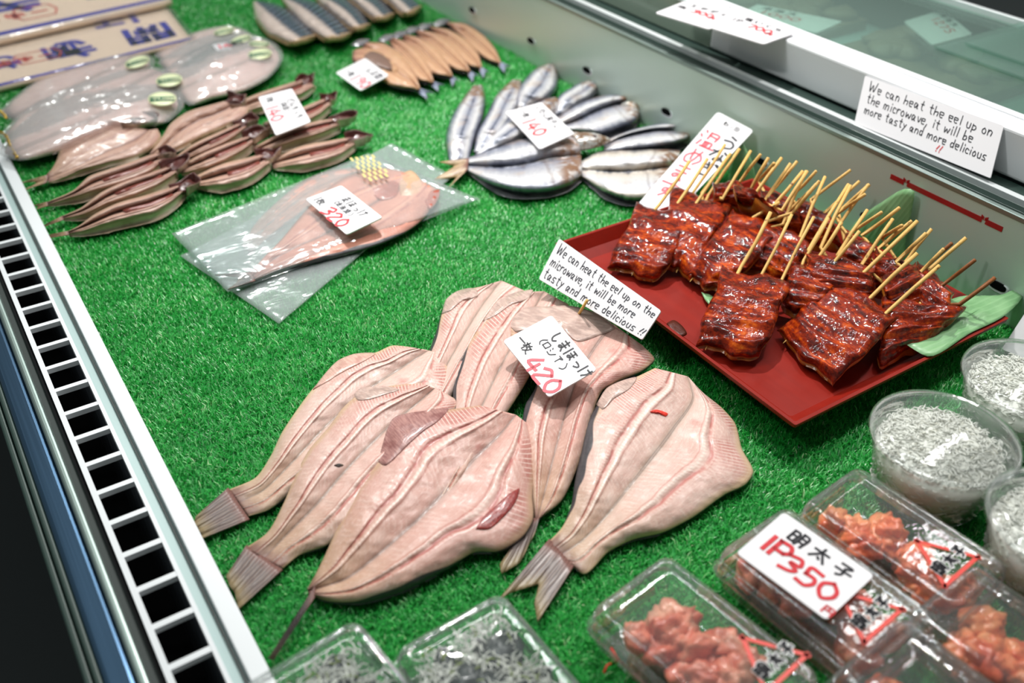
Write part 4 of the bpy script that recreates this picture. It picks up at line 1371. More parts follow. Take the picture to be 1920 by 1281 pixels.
M['sardine_head'] = sardine_head_material()
M['fish_eye'] = plain('fish_eye', sr(70, 40, 40), .1, 0, .7, 0, 60, .1, .8)

sardine('leftmost sardine of the heap, standing on edge beside the fan of tan fish', [(210, 760), (190, 610), (225, 480), (300, 360), (365, 275)], [(345, 740), (385, 600), (430, 480), (445, 340), (425, 270)], None, ((.001, .001), (.001, .001)), .020, seed=70, eye=(405, 300))
sardine('second sardine from the left, partly under the 140 yen card', [(370, 700), (390, 580), (450, 470), (520, 330), (620, 235)], [(450, 690), (570, 560), (640, 430), (682, 310), (675, 240)], None, ((.003, .003), (.003, .003)), .020, seed=71, eye=(640, 270))
sardine('tall dark headed sardine at the back of the heap', [(640, 420), (640, 330), (700, 230), (780, 160), (850, 135)], [(740, 420), (840, 360), (905, 290), (908, 190), (885, 140)], None, ((.004, .006), (.003, .003)), .024, seed=72, eye=(868, 172))
sardine('sardine with a shining gill cover behind the broad opened one', [(850, 470), (920, 340), (1010, 280), (1090, 240), (1140, 225)], [(960, 460), (1050, 390), (1130, 345), (1170, 300), (1185, 250)], None, ((.003, .003), (.002, .002)), .020, seed=73, head=((1080, 310), (1195, 225), .0125))
sardine('sardine whose brown head sticks out above the 140 yen card', [(380, 715), (470, 600), (580, 500), (700, 430), (830, 360), (895, 348)], [(470, 705), (650, 620), (790, 540), (890, 450), (925, 370)], None, ((.005, .009), (.004, .008)), .020, seed=74)
sardine('broad opened sardine at the back right, two silver halves with a dark seam', [(880, 500), (1000, 410), (1150, 350), (1300, 325), (1400, 330)], [(1000, 565), (1200, 590), (1330, 545), (1420, 510), (1450, 440)], [(940, 530), (1030, 500), (1150, 440), (1290, 390), (1420, 380)], ((.003, .004), (.001, .001)), .021, 'two', seed=75, head=((1360, 440), (1525, 375), .016))
sardine('opened sardine at the right, running under the vertical eel sign', [(1200, 630), (1400, 555), (1600, 512), (1740, 497), (1800, 505)], [(1200, 700), (1400, 690), (1600, 665), (1750, 625), (1810, 570)], [(1210, 665), (1320, 605), (1500, 562), (1720, 555), (1800, 545)], ((.002, .003), (.002, .002)), .018, 'two', seed=76, head=((1750, 560), (1850, 530), .013))
sardine('opened sardine at the front right, cream belly stripe, beside the eel tray', [(1045, 770), (1150, 705), (1350, 685), (1550, 680), (1700, 690)], [(1058, 860), (1200, 960), (1350, 1015), (1500, 1010), (1640, 960)], [(1046, 815), (1180, 825), (1320, 828), (1500, 815), (1680, 790)], ((.003, .003), (.001, .001)), .019, 'two', 'sardine_cream', seed=77)
sardine('opened sardine at the front left, tail fin toward the bags and head under the card', [(300, 750), (450, 695), (700, 605), (900, 572), (1040, 570)], [(320, 822), (450, 902), (650, 965), (850, 962), (1000, 915), (1070, 860)], [(310, 786), (450, 795), (650, 790), (850, 745), (1060, 720)], ((.006, .009), (.001, .002)), .020, 'two', seed=78, head=((1010, 650), (1245, 625), .0185),
        tail=([(340, 742), (330, 815)], [(150, 765), (255, 790), (110, 880), (265, 860), (200, 940)]), ends=(.15, .8))


# ------------------------------------------------------------------ vacuum packed flat fish with oval stickers, printed packs
def vac(label, outline, z, dome, sticker, seed, grp, rot, fishlabel):
    P = np.array(outline, float); c = P.mean(0)
    fo = [tuple(c + (p - c) * .93) for p in P]
    f = patch('flat_fish', None, fo, z, dome, M['pale'], n=48, rings=12, thick=.004, lump=.002, uvrot=rot)
    tag(f, fishlabel, 'fish', 'flat fish inside the vacuum packs')
    b = patch('vacuum_pack', None, outline, z + .0022, dome + .0012, M['film_vac'], n=60, rings=16, thick=.0006, lump=.0026, power=3.2)
    tag(b, label, 'pack', grp)
    if sticker:
        x, y, rx, ry, a, zz = sticker
        ca, sa = math.cos(a), math.sin(a)
        ol = [(x + rx * math.cos(t) * ca - ry * math.sin(t) * sa, y + rx * math.cos(t) * sa + ry * math.sin(t) * ca) for t in np.linspace(0, 2 * math.pi, 18)[:-1]]
        st = patch('oval_sticker', b, ol, zz, .0006, M['sticker'], n=36, rings=3, thick=.0006, lump=0)
        bd = [(x + u * ca - v * sa, y + u * sa + v * ca) for u, v in ((-rx * .86, -ry * .30), (rx * .86, -ry * .30), (rx * .86, ry * .34), (-rx * .86, ry * .34))]
        gb = patch('green_band', st, bd, zz + .0009, .0004, M['sticker_green'], n=4, rings=2, thick=.0004, lump=0, smoothout=False)
        cd = Card([at(p[0], p[1], zz + .0015) for p in bd])
        mb = MB()
        jp(mb, cd, '干し海道', cd.w * .06, cd.h * .18, cd.h * .62, cd.h * .07, gap=min(1.3, cd.w / cd.h / .62 / 4.4))
        mb.build('band_lettering', M['sticker'], gb, smooth=False, recalc=False)
    return b


VG = 'vacuum packed flat fish on the left'
VR = 'vacuum packed flat fish on the right'
vac('farthest of the right hand vacuum packs, mostly covered, by the blue printed pack', [(286, 104), (330, 74), (385, 54), (437, 48), (470, 62), (470, 90), (400, 120), (330, 130)], .001, .010, (420, 58, 20, 6, -.22, .0150), 1, VR, -.4, 'pale flat fish in the farthest of the right hand vacuum packs')
vac('second of the right hand vacuum packs counted from the far side', [(292, 118), (340, 86), (395, 64), (455, 58), (492, 74), (495, 104), (420, 140), (340, 150)], .006, .011, (452, 74, 20, 7, -.3, .0215), 2, VR, -.4, 'pale flat fish in the second right hand vacuum pack')
vac('third of the right hand vacuum packs, just beneath the nearest one', [(300, 136), (350, 100), (410, 74), (470, 66), (508, 84), (514, 118), (440, 158), (350, 168)], .011, .011, (486, 82, 20, 5, .05, .0262), 3, VR, -.4, 'pale flat fish in the third right hand vacuum pack')
vac('nearest and topmost of the right hand vacuum packs, with the clearest sticker', [(330, 172), (318, 150), (345, 118), (385, 92), (440, 74), (492, 70), (520, 84), (532, 104), (508, 142), (462, 168), (400, 184), (352, 196)], .015, .013, (487, 101, 23, 10, -.12, .0290), 4, VR, -.4, 'pinkish flat fish in the nearest right hand vacuum pack')
vac('farthest of the left hand vacuum packs, tied with gold wire at the left edge', [(-8, 214), (10, 196), (70, 150), (140, 122), (215, 98), (262, 94), (292, 112), (250, 160), (120, 200), (20, 225)], .002, .014, (257, 116, 24, 10, -.28, .0210), 5, VG, -.45, 'pale flat fish in the farthest left hand vacuum pack')
vac('middle one of the left hand vacuum packs', [(-6, 258), (30, 220), (110, 168), (200, 138), (290, 124), (336, 140), (350, 158), (300, 190), (160, 230), (30, 270)], .010, .014, (317, 150, 25, 12, -.12, .0270), 6, VG, -.45, 'pale flat fish in the middle left hand vacuum pack')
v3 = vac('nearest of the left hand vacuum packs, its sticker just above the opened horse mackerel', [(-4, 288), (10, 262), (60, 214), (130, 178), (210, 158), (300, 158), (338, 168), (346, 196), (318, 226), (230, 238), (150, 268), (90, 290), (30, 300)], .014, .015, (304, 185, 27, 13, -.03, .0325), 7, VG, -.4, 'pale flat fish in the nearest left hand vacuum pack')


def twist(parent, pts, z):
    P = [at(x, y, z) for x, y in pts]
    Q = spline(np.array(P), 26)
    mb = MB()
    for ph in (0, math.pi):
        pp = []
        for i, q in enumerate(Q):
            t = Q[min(i + 1, 25)] - Q[max(i - 1, 0)]; t /= np.linalg.norm(t)
            u = np.cross(t, [0, 0, 1.0]); w = np.cross(u, t)
            pp.append(q + .0013 * (u * math.cos(i * .9 + ph) + w * math.sin(i * .9 + ph)))
        mb.tube(pp, .0010, 5)
    return mb.build('gold_tie', M['gold'], parent)


twist(v3, [(-6, 245), (8, 252), (18, 272), (32, 296)], .020)
vb = [o for o in COL.objects if o.get('label', '').startswith('farthest of the left')][0]
twist(vb, [(-6, 206), (4, 212), (12, 222)], .020)


def printed_pack(label, c, z, border, rows, logo, seed):
    cw = [at(x, y, z) for x, y in c]
    cd = Card(cw)
    root = empty('printed_fish_pack', (sum(cw) / 4), label, 'pack', 'cream packs with blue brush lettering')
    n = 24
    T = np.empty((n, n, 3)); B = np.empty((n, n, 3))
    for i in range(n):
        for j in range(n):
            T[i, j] = cd.pt(cd.w * i / (n - 1), cd.h * j / (n - 1)); B[i, j] = T[i, j]
            B[i, j][2] = max(.0004, z - .010)
    shell('backing_paper', T, B, [M['cream']], root, None, 0, 0)
    mb = MB()
    for a, b in border:
        mb.add([cd.pt(0, cd.h * a, .0005), cd.pt(cd.w, cd.h * a, .0005), cd.pt(cd.w, cd.h * b, .0005), cd.pt(0, cd.h * b, .0005)], [(0, 1, 2, 3)])
    for t, x, y, s, wd in rows:
        jp(mb, cd, t, cd.w * x, cd.h * y, cd.h * s, cd.h * wd, gap=1.5, lift=.0006)
    mb.build('blue_lettering', M['blue_ink'], root, smooth=False, recalc=False)
    mb = MB()
    x, y, w, h = (cd.w * logo[0], cd.h * logo[1], cd.w * logo[2], cd.h * logo[3])
    hexa = [(x, y + h * .5), (x + w * .12, y), (x + w * .88, y), (x + w, y + h * .5), (x + w * .88, y + h), (x + w * .12, y + h), (x, y + h * .5)]
    for a, b in zip(hexa[:-1], hexa[1:]): ribbon(mb, cd, [a, b], h * .05, .0007)
    jp(mb, cd, '一北明円', x + w * .2, y + h * .22, h * .5, h * .09, gap=1.4, lift=.0007)
    mb.build('red_logo', M['red_print'], root, smooth=False, recalc=False)
    # plastic sleeve
    T2 = np.empty((30, 30, 3)); B2 = np.empty((30, 30, 3))
    for i in range(30):
        for j in range(30):
            a, b = -.02 + 1.07 * i / 29, -.04 + 1.08 * j / 29
            p = cd.pt(cd.w * a, cd.h * b, .0035)
            p = p + np.array([0, 0, .0022 * nz(p[0], p[1], seed, 30) + .001])
            T2[i, j] = p; B2[i, j] = p - np.array([0, 0, .0004])
    shell('plastic_sleeve', T2, B2, [M['sleeve']], root, None, 0, 0)
    return root


# text runs towards the far side (upside down for the viewer): top-left of the print is at lower right
printed_pack('cream pack with blue brush lettering and red logo, the lower one resting on the turf', [(359, 74), (-24, 168), (-110, 60), (296, -6)], .009,
             [(.0, .035), (.965, 1.0)], [('開き', .05, .12, .30, .044), ('ほっけ', .16, .52, .28, .040), ('開きほ', .52, .20, .20, .032)], (.60, .22, .22, .16), 2)
printed_pack('cream pack with blue brush lettering lying on top of the other cream pack', [(322, 0), (-24, 78), (-130, -40), (250, -90)], .024,
             [(.03, .075), (.93, .97)], [('開きほっけ', .08, .26, .30, .044)], (.58, .16, .22, .16), 4)

# ------------------------------------------------------------------ the eel tray
RIM = .035
tc = [at(1037, 458, RIM), at(1505, 800, RIM), at(1882, 592, RIM)]
x0_, x1_ = (tc[0][0] + tc[1][0]) / 2, tc[2][0]
y0_, y1_ = (tc[1][1] + tc[2][1]) / 2, tc[0][1]
tray = empty('lacquer_tray', ((x0_ + x1_) / 2, (y0_ + y1_) / 2, 0), 'square dark red lacquer tray heaped with grilled eel skewers', 'tray')


def rrect(x0, x1, y0, y1, r, n=6):
    out = []
    for cx, cy, a0 in ((x1 - r, y1 - r, 0), (x0 + r, y1 - r, 90), (x0 + r, y0 + r, 180), (x1 - r, y0 + r, 270)):
        for k in range(n):
            a = math.radians(a0 + 90 * k / (n - 1)); out.append((cx + r * math.cos(a), cy + r * math.sin(a)))
    return out


def loft(rings, cap0=True, cap1=True):
    n = len(rings[0]); V = [p for r in rings for p in r]
    F = [(i * n + k, i * n + (k + 1) % n, (i + 1) * n + (k + 1) % n, (i + 1) * n + k) for i in range(len(rings) - 1) for k in range(n)]
    if cap0: F.append(tuple(range(n))[::-1])
    if cap1: F.append(tuple((len(rings) - 1) * n + k for k in range(n)))
    return V, F


def R3(x0, x1, y0, y1, r, z): return [(x, y, z) for x, y in rrect(x0, x1, y0, y1, r)]


ins = lambda d: (x0_ + d, x1_ - d, y0_ + d, y1_ - d)
V, F = loft([R3(*ins(.026), .004, .010), R3(*ins(.012), .003, .018), R3(*ins(.0), .002, RIM - .004), R3(*ins(-.0006), .002, RIM), R3(*ins(.003), .002, RIM), R3(*ins(.013), .003, .022), R3(*ins(.024), .004, .0155)])
to = link('tray_body', V, F, M['lacquer'], tray, smooth=False)
mb = MB()
for sx in (x0_ + .05, x1_ - .07):
    mb.box(sx, sx + .02, y0_ + .05, y1_ - .05, 0.0, .0101)
mb.build('foot', M['lacquer'], tray, smooth=False)
# brown glaze drip on the near rim
patch('glaze_drip', tray, [(1250, 606), (1262, 600), (1280, 612), (1288, 626), (1276, 630), (1258, 618)], RIM - .0085, .0005, M['worn_lacquer'], n=18, rings=3)

# ------------------------------------------------------------------ eel skewers
kE = crop(1120, 200, .41667)


def eel(label, TL, TR, BR, BL, zt, zb, sticks, th=.0125, seed=0, bulge=.006, dark=False, curl=0.0):
    q = kE([TL, TR, BR, BL])
    root = empty('eel_skewer', base_of(q), label, 'skewer', 'grilled eel skewers heaped on the tray')
    n, m = 46, 34
    T = np.empty((n, m, 3)); B = np.empty((n, m, 3)); UV = np.empty((n, m, 2))
    q = [np.array(p, float) for p in q]
    ph = seed * 1.7
    for i in range(n):
        a = i / (n - 1)                                   # 0 stick end -> 1 front end
        for j in range(m):
            b = j / (m - 1)
            p = (q[0] * (1 - b) + q[1] * b) * (1 - a) + (q[3] * (1 - b) + q[2] * b) * a
            jag = .05 * math.sin(a * 9 + ph) + .016 * math.sin(a * 23 + ph * 2)
            p = p + (q[1] - q[0]) * jag * (2 * b - 1) * abs(2 * b - 1) * .5
            jag2 = .03 * math.sin(b * 9 + ph) + .012 * math.sin(b * 21 + ph)
            p = p + (q[3] - q[0]) * jag2 * (2 * a - 1) * abs(2 * a - 1)
            e = (max(0, 1 - abs(2 * a - 1) ** 7) * max(0, 1 - abs(2 * b - 1) ** 7)) ** .5
            z = zt * (1 - a) + zb * a
            z += bulge * math.sin(math.pi * a) + curl * (2 * b - 1) ** 2 * .012
            rdg = .0019 * math.sin(a * 24 + 1.6 * math.sin(b * 4 + ph) + ph) + .0007 * math.sin(a * 47 + b * 6 + ph)
            w = at(p[0], p[1], z + th * e * .5)
            w[2] += rdg * e + .0014 * nz(w[0], w[1], seed, 60) * e + .0008 * nz(w[0], w[1], seed, 170) * e
            T[i, j] = w
            B[i, j] = (w[0], w[1], z - th * .5 * (.25 + .75 * e))
            UV[i, j] = (a, b)
    shell('fillet', T, B, [M['eel'], M['eel_side']], root, UV)
    for k, (s, t_, zz) in enumerate(sticks):
        s_, t2 = kE([s])[0], kE([t_])[0]
        A_ = at(s_[0], s_[1], zt + th * .15); B_ = at(t2[0], t2[1], zz)
        D = (B_ - A_); L_ = np.linalg.norm(D); D /= L_
        mid = (A_ + B_) / 2 + np.array([random.uniform(-1, 1), random.uniform(-1, 1), random.uniform(-1, 1)]) * .0012
        # the stick runs on inside the fillet
        bq = .18 + .32 * k
        fr = (q[3] * (1 - bq) + q[2] * bq); top = (q[0] * (1 - bq) + q[1] * bq)
        inn = at(*(top * .55 + fr * .45), zt * .55 + zb * .45 + bulge * .8)
        mb = MB(); r = random.uniform(.0017, .0022)
        mb.tube([inn, A_ * .9 + inn * .1, A_, mid, B_], [r * .8, r * .95, r, r * 1.03, r], 8)
        mb.build('stick', M['bamboo_dark' if dark else 'bamboo'], root)
        if zb < .034 and not dark and k < 2:
            tip = at(*(fr + (fr - top) * .045), zb - .002)
            mb = MB(); mb.tube([at(*(fr * .9 + top * .1), zb), tip], [r * .9, .0003], 6); mb.build('stick_point', M['bamboo'], root)
    return root


ZT = .105
# rear row first
eel('eel skewer farthest back on the left, behind the curled piece, beside the tall sign', (520, 345), (640, 330), (720, 470), (520, 470), .062, .034, [((560, 420), (690, 200), .100), ((640, 340), (735, 215), .105), ((690, 375), (770, 230), .105)], seed=1)
eel('eel skewer in the back row just right of the curled piece', (730, 365), (880, 420), (960, 600), (790, 560), .064, .034, [((725, 330), (795, 255), .105), ((755, 420), (870, 255), .105), ((770, 400), (900, 245), .106)], seed=2)
eel('eel skewer in the middle of the back row', (895, 400), (1050, 490), (1110, 640), (930, 620), .064, .034, [((870, 405), (985, 290), .105), ((960, 420), (1140, 285), .107), ((1010, 490), (1180, 335), .107)], seed=3)
eel('eel skewer in the back row in front of the tall green leaf', (1120, 570), (1240, 620), (1230, 790), (1070, 740), .060, .033, [((1085, 475), (1225, 350), .100), ((1070, 490), (1205, 395), .103), ((1090, 530), (1220, 350), .105)], seed=4)
eel('eel skewer in the back row right of the tall green leaf', (1250, 645), (1430, 720), (1460, 880), (1240, 840), .058, .032, [((1135, 570), (1280, 475), .100), ((1190, 580), (1360, 455), .104), ((1280, 590), (1370, 535), .100)], seed=5)
eel('rightmost eel skewer at the back, its glazed brown sticks pointing at the drain slot', (1440, 685), (1610, 840), (1540, 1010), (1380, 900), .052, .030, [((1470, 730), (1595, 615), .096), ((1545, 810), (1700, 690), .094), ((1630, 890), (1790, 770), .082)], seed=6, dark=True)
# middle row
eel('curled eel skewer with a raised bright edge near the top of the heap', (610, 345), (700, 370), (860, 520), (640, 450), .072, .046, [((710, 395), (830, 230), .110), ((785, 455), (925, 290), .108), ((830, 470), (945, 290), .110)], seed=7, curl=1.0, bulge=.010)
eel('eel skewer in the middle of the heap below the curled piece', (740, 470), (960, 620), (860, 790), (650, 720), .058, .034, [((850, 480), (1000, 335), .102), ((860, 500), (985, 350), .104), ((915, 580), (1025, 315), .106)], seed=8)
eel('wide eel skewer in the middle of the heap with long pale sticks', (930, 640), (1250, 720), (1230, 900), (950, 860), .062, .038, [((950, 645), (1130, 350), .106), ((1005, 635), (1140, 355), .108), ((1080, 670), (1215, 465), .100)], seed=9)
eel('eel skewer with a curled upper corner right of the wide middle one', (1270, 760), (1440, 700), (1480, 900), (1330, 930), .060, .036, [((1190, 710), (1330, 505), .100), ((1265, 640), (1415, 515), .100), ((1345, 700), (1480, 570), .098)], seed=10)
eel('eel skewer behind the left front one', (335, 362), (610, 440), (420, 765), (300, 700), .050, .026, [((435, 380), (575, 170), .096), ((500, 400), (640, 190), .098), ((470, 390), (600, 210), .094)], seed=11)
# front row
eel('leftmost eel skewer at the front, alone over the left edge of the tray', (178, 440), (450, 482), (278, 780), (45, 715), .046, .024, [((280, 440), (415, 245), .086), ((345, 460), (495, 235), .088), ((425, 465), (580, 235), .092)], seed=12)
eel('eel skewer lying between the leftmost one and the front middle one', (612, 455), (830, 560), (570, 835), (395, 762), .060, .028, [((835, 530), (940, 290), .104), ((760, 520), (875, 480), .08), ((700, 500), (820, 430), .08)], seed=13)
eel('eel skewer under sticks of the front middle one, half hidden by the front right one', (880, 690), (1090, 770), (960, 960), (830, 900), .056, .032, [((930, 690), (1040, 500), .096), ((980, 700), (1100, 520), .097), ((1040, 730), (1180, 560), .096)], seed=14)
eel('eel skewer lowest at the right edge of the heap, beside the dark right rim', (1290, 850), (1655, 905), (1500, 1060), (1270, 1165), .050, .024, [((1385, 700), (1505, 550), .090), ((1480, 745), (1660, 590), .090), ((1440, 760), (1560, 640), .088)], seed=15)
eel('front middle eel skewer with three pale sticks, nearest the 420 yen card', (562, 725), (880, 785), (728, 1140), (440, 1068), .052, .026, [((645, 725), (780, 475), .100), ((740, 755), (875, 485), .102), ((835, 770), (975, 495), .104)], seed=16)
eel('wide shiny eel skewer at the front right corner of the heap', (1085, 768), (1360, 945), (1060, 1255), (802, 1010), .054, .025, [((1145, 800), (1440, 515), .110), ((1225, 865), (1440, 660), .100), ((1305, 925), (1540, 715), .098)], seed=17)


# ------------------------------------------------------------------ leaves
def leaf(label, outline, z, dome, x=None, rot=0.0, midrib=None):
    o = patch('bamboo_leaf', None, outline, z, dome, M['leaf'], n=40, rings=8, thick=.0006, lump=.003, plane_x=x, uvrot=rot)
    tag(o, label, 'leaf', 'green leaves round the eel')
    return o


leaf('green leaf on the right corner of the tray with its tip past the rim', [(1690, 640), (1735, 585), (1800, 556), (1880, 552), (1926, 533), (1914, 562), (1882, 593), (1820, 624), (1740, 668)], .037, .0025, rot=-.4)
leaf('tall green leaf with a dark folded tip leaning on the steel panel behind the skewers', [(1575, 460), (1610, 410), (1655, 378), (1700, 354), (1712, 356), (1710, 390), (1700, 440), (1690, 490), (1640, 540), (1600, 520)], 0, .004, .922, rot=-.9)
leaf('green leaf standing beside the right edge of the vertical eel sign', [(1362, 350), (1372, 310), (1390, 268), (1404, 290), (1416, 330), (1420, 370), (1390, 380)], 0, .003, .905, rot=1.2)
leaf('small green leaf peeping out under the front middle eel skewer', [(1315, 548), (1330, 552), (1348, 566), (1358, 578), (1340, 578), (1325, 566)], .022, .002, rot=.3)


# ------------------------------------------------------------------ signs and price cards
def q4(pts, zs): return [at(p[0], p[1], z) for p, z in zip(pts, zs)]


PG = 'handwritten price cards'
D = dict
card('price_card', q4([(1034, 591), (1119, 693), (1029, 745), (943, 639)], [.048, .044, .036, .040]),
     'white card reading 420 in red lying tilted on the back heap of split fish', 'price card',
     [('jp', 'しまほっけ', .024, .004, .0135, 0.0020, D(gap=1.08)), ('jp', '(ロシア)', .022, .020, .0105, 0.0014, D(gap=1.15)), ('jp', '一枚', .006, .036, .0125, 0.0016, D(gap=1.0))],
     [('jp', '420', .038, .036, .0215, 0.0037, D(gap=1.0))], 'pink_ink', 'ink')
card('price_card', q4([(640, 348), (717, 407), (650, 440), (573, 373)], [.033, .033, .027, .028]),
     'white card reading 320 in red lying on the clear bag with the split mackerel', 'price card',
     [('jp', 'まほっけ', .030, .006, .0125, 0.0015, D(gap=1.15)), ('jp', '(北海道)', .030, .020, .0090, 0.0011, D(gap=1.15)), ('jp', '1枚', .006, .032, .0125, 0.0015, D(gap=1.1))],
     [('jp', '320', .036, .032, .0190, 0.0032, D(gap=1.1))], 'red_ink', 'ink')
card('price_card', q4([(547, 165), (583, 229), (517, 253), (484, 183)], [.046, .036, .034, .042]),
     'white card reading 140 in red lying on the horse mackerel pile', 'price card',
     [('jp', 'どんちっち', .030, .004, .0125, 0.0015, D(gap=1.1)), ('jp', '(浜田)', .034, .019, .0095, 0.0013, D(gap=1.15)), ('jp', '1枚', .006, .034, .0120, 0.0015, D(gap=1.1))],
     [('jp', '140', .036, .032, .0205, 0.0034, D(gap=1.05))], 'pink_ink', 'ink')
card('price_card', q4([(1015, 192), (1077, 250), (1012, 280), (947, 210)], [.040, .040, .032, .033]),
     'white card reading 140 in red lying on the silver sardines', 'price card',
     [('jp', 'いわし灰干し', .012, .004, .0130, 0.0016, D(gap=1.05)), ('jp', '一枚', .008, .030, .0125, 0.0016, D(gap=1.1))],
     [('jp', '140', .040, .028, .0230, 0.0037, D(gap=1.1))], 'red_ink', 'ink')
card('price_card', q4([(685, 109), (729, 141), (676, 170), (629, 136)], [.026, .026, .012, .012]),
     'white card reading 190 in red in front of the tan dried fish', 'price card',
     [('jp', 'さんま開', .022, .006, .0150, 0.0016, D(gap=1.1)), ('jp', '一枚', .010, .034, .0130, 0.0016, D(gap=1.1))],
     [('jp', '190', .040, .030, .0215, 0.0035, D(gap=1.1))], 'pink_ink', 'ink_grey')
card('price_card', q4([(1470, 960), (1640, 1079), (1550, 1163), (1380, 1037)], [.0475, .0475, .0465, .0465]),
     'white card reading 350 in red lying on the middle roe tray', 'price card',
     [('jp', '明太子', .016, .006, .0150, 0.0022, D(gap=1.35))],
     [('jp', '1P', .005, .024, .0190, 0.0037, D(gap=.75)), ('jp', '350', .025, .028, .0195, .0034, D(gap=1.02)), ('jp', '円', .073, .049, .0085, .0016, D())], 'red_ink', 'ink')
card('price_card', q4([(398, 84), (424, 80), (436, 92), (408, 96)], [.0235] * 4), 'tiny white and pink card showing through the film of the right hand vacuum packs', 'price card',
     [('jp', '開き', .030, .004, .012, 0.0020, D())], [('jp', '14', .004, .006, .018, 0.0037, D())], 'pink_ink', 'ink_grey')

# card about heating the eel, on a pick at the tray corner
eng = ['We can heat the eel up on the', 'microwave, it will be more', 'tasty and more delicious !!']
e1 = card('notice_card', q4([(1050, 449), (1238, 580), (1206, 640), (1008, 521)], [.062, .062, .036, .036]),
          'white English notice standing on a pick between the split fish and the tray', 'notice',
          [('en', eng[0], .006, .0030, .0105, .0009, .985), ('en', eng[1], .005, .0165, .0105, .0009, .86), ('en', eng[2], .004, .0300, .0105, .0009, .99)], ink='ink_grey')
mb = MB(); mb.tube([at(1101, 563, .0475), at(1085, 590, .024), at(1082, 600, .001)], .0016, 8); mb.build('pick', M['bamboo'], e1)
# the same notice hung on the counter housing
e2 = card('notice_card', [atx(1622, 142, 1.0065), atx(1882, 236, 1.0065), atx(1857, 334, 0.972), atx(1602, 231, 0.972)],
          'white English notice with two red exclamation marks hanging from the white housing', 'notice',
          [('en', 'We can heat the eel up on', .010, .004, .0125, .0011), ('en', 'the microwave, it will be', .010, .019, .0125, .0011, .84), ('en', 'more tasty and more delicious', .010, .034, .0115, .0011)],
          [('en', '!!', .118, .0478, .009, .0012)], 'red_ink', 'ink', rnd=.03)
# cards taped along the counter edge
card('price_card', [at(1284, 2, .1738), at(1372, 28, .1738), at(1330, 55, .1738), at(1228, 24, .1738)], 'white card reading 300 in red on the ledge over the clear front', 'price card',
     [('jp', 'エボダイ', .018, .002, .0125, 0.0018, D(gap=1.5)), ('jp', '1枚', .004, .020, .0120, 0.0018, D(gap=1.0))], [('jp', '300', .032, .019, .0160, 0.0030, D(gap=1.0)), ('jp', '円', .068, .030, .0090, 0.0020, D())], 'red_ink', 'ink')
card('price_card', [at(1384, 24, .1742), at(1490, 62, .1742), at(1432, 83, .1742), at(1332, 52, .1742)], 'white card reading 700 in red on the end of the white housing', 'price card',
     [('jp', '塩いくら', .020, .003, .0120, 0.0018, D(gap=1.35)), ('jp', '1P', .006, .019, .0115, 0.0018, D(gap=1.1))], [('jp', '700', .034, .019, .0170, 0.0030, D(gap=1.0)), ('jp', '円', .072, .031, .0090, 0.0020, D())], 'red_ink', 'ink')
# tall sign leaning on the panel behind the tray
s0 = [atx(1346, 211, .926), atx(1413, 243, .926), at(1262, 408, .012), at(1194, 383, .012)]
card('tall_sign', s0, 'tall white sign with black and red vertical writing leaning behind the eel', 'sign',
     [('jp', 'うなぎ', .034, .026, .0270, 0.0037, D(vert=True, gap=1.05)), ('jp', 'ふわ', .010, .008, .008, 0.0010, D(gap=1.1)), ('jp', 'わり田', .020, .008, .008, 0.0010, D(gap=1.1)), ],
     [('jp', '温めます', .004, .034, .0310, 0.0035, D(vert=True, gap=1.12))], 'pink_ink', 'ink', rnd=.08)
# plain white card at the right edge
card('blank_card', [at(1935, 566, .045), at(2010, 590, .045), at(1960, 690, .002), at(1878, 655, .002)], 'blank white card standing by the whitebait cup at the right edge', 'card')


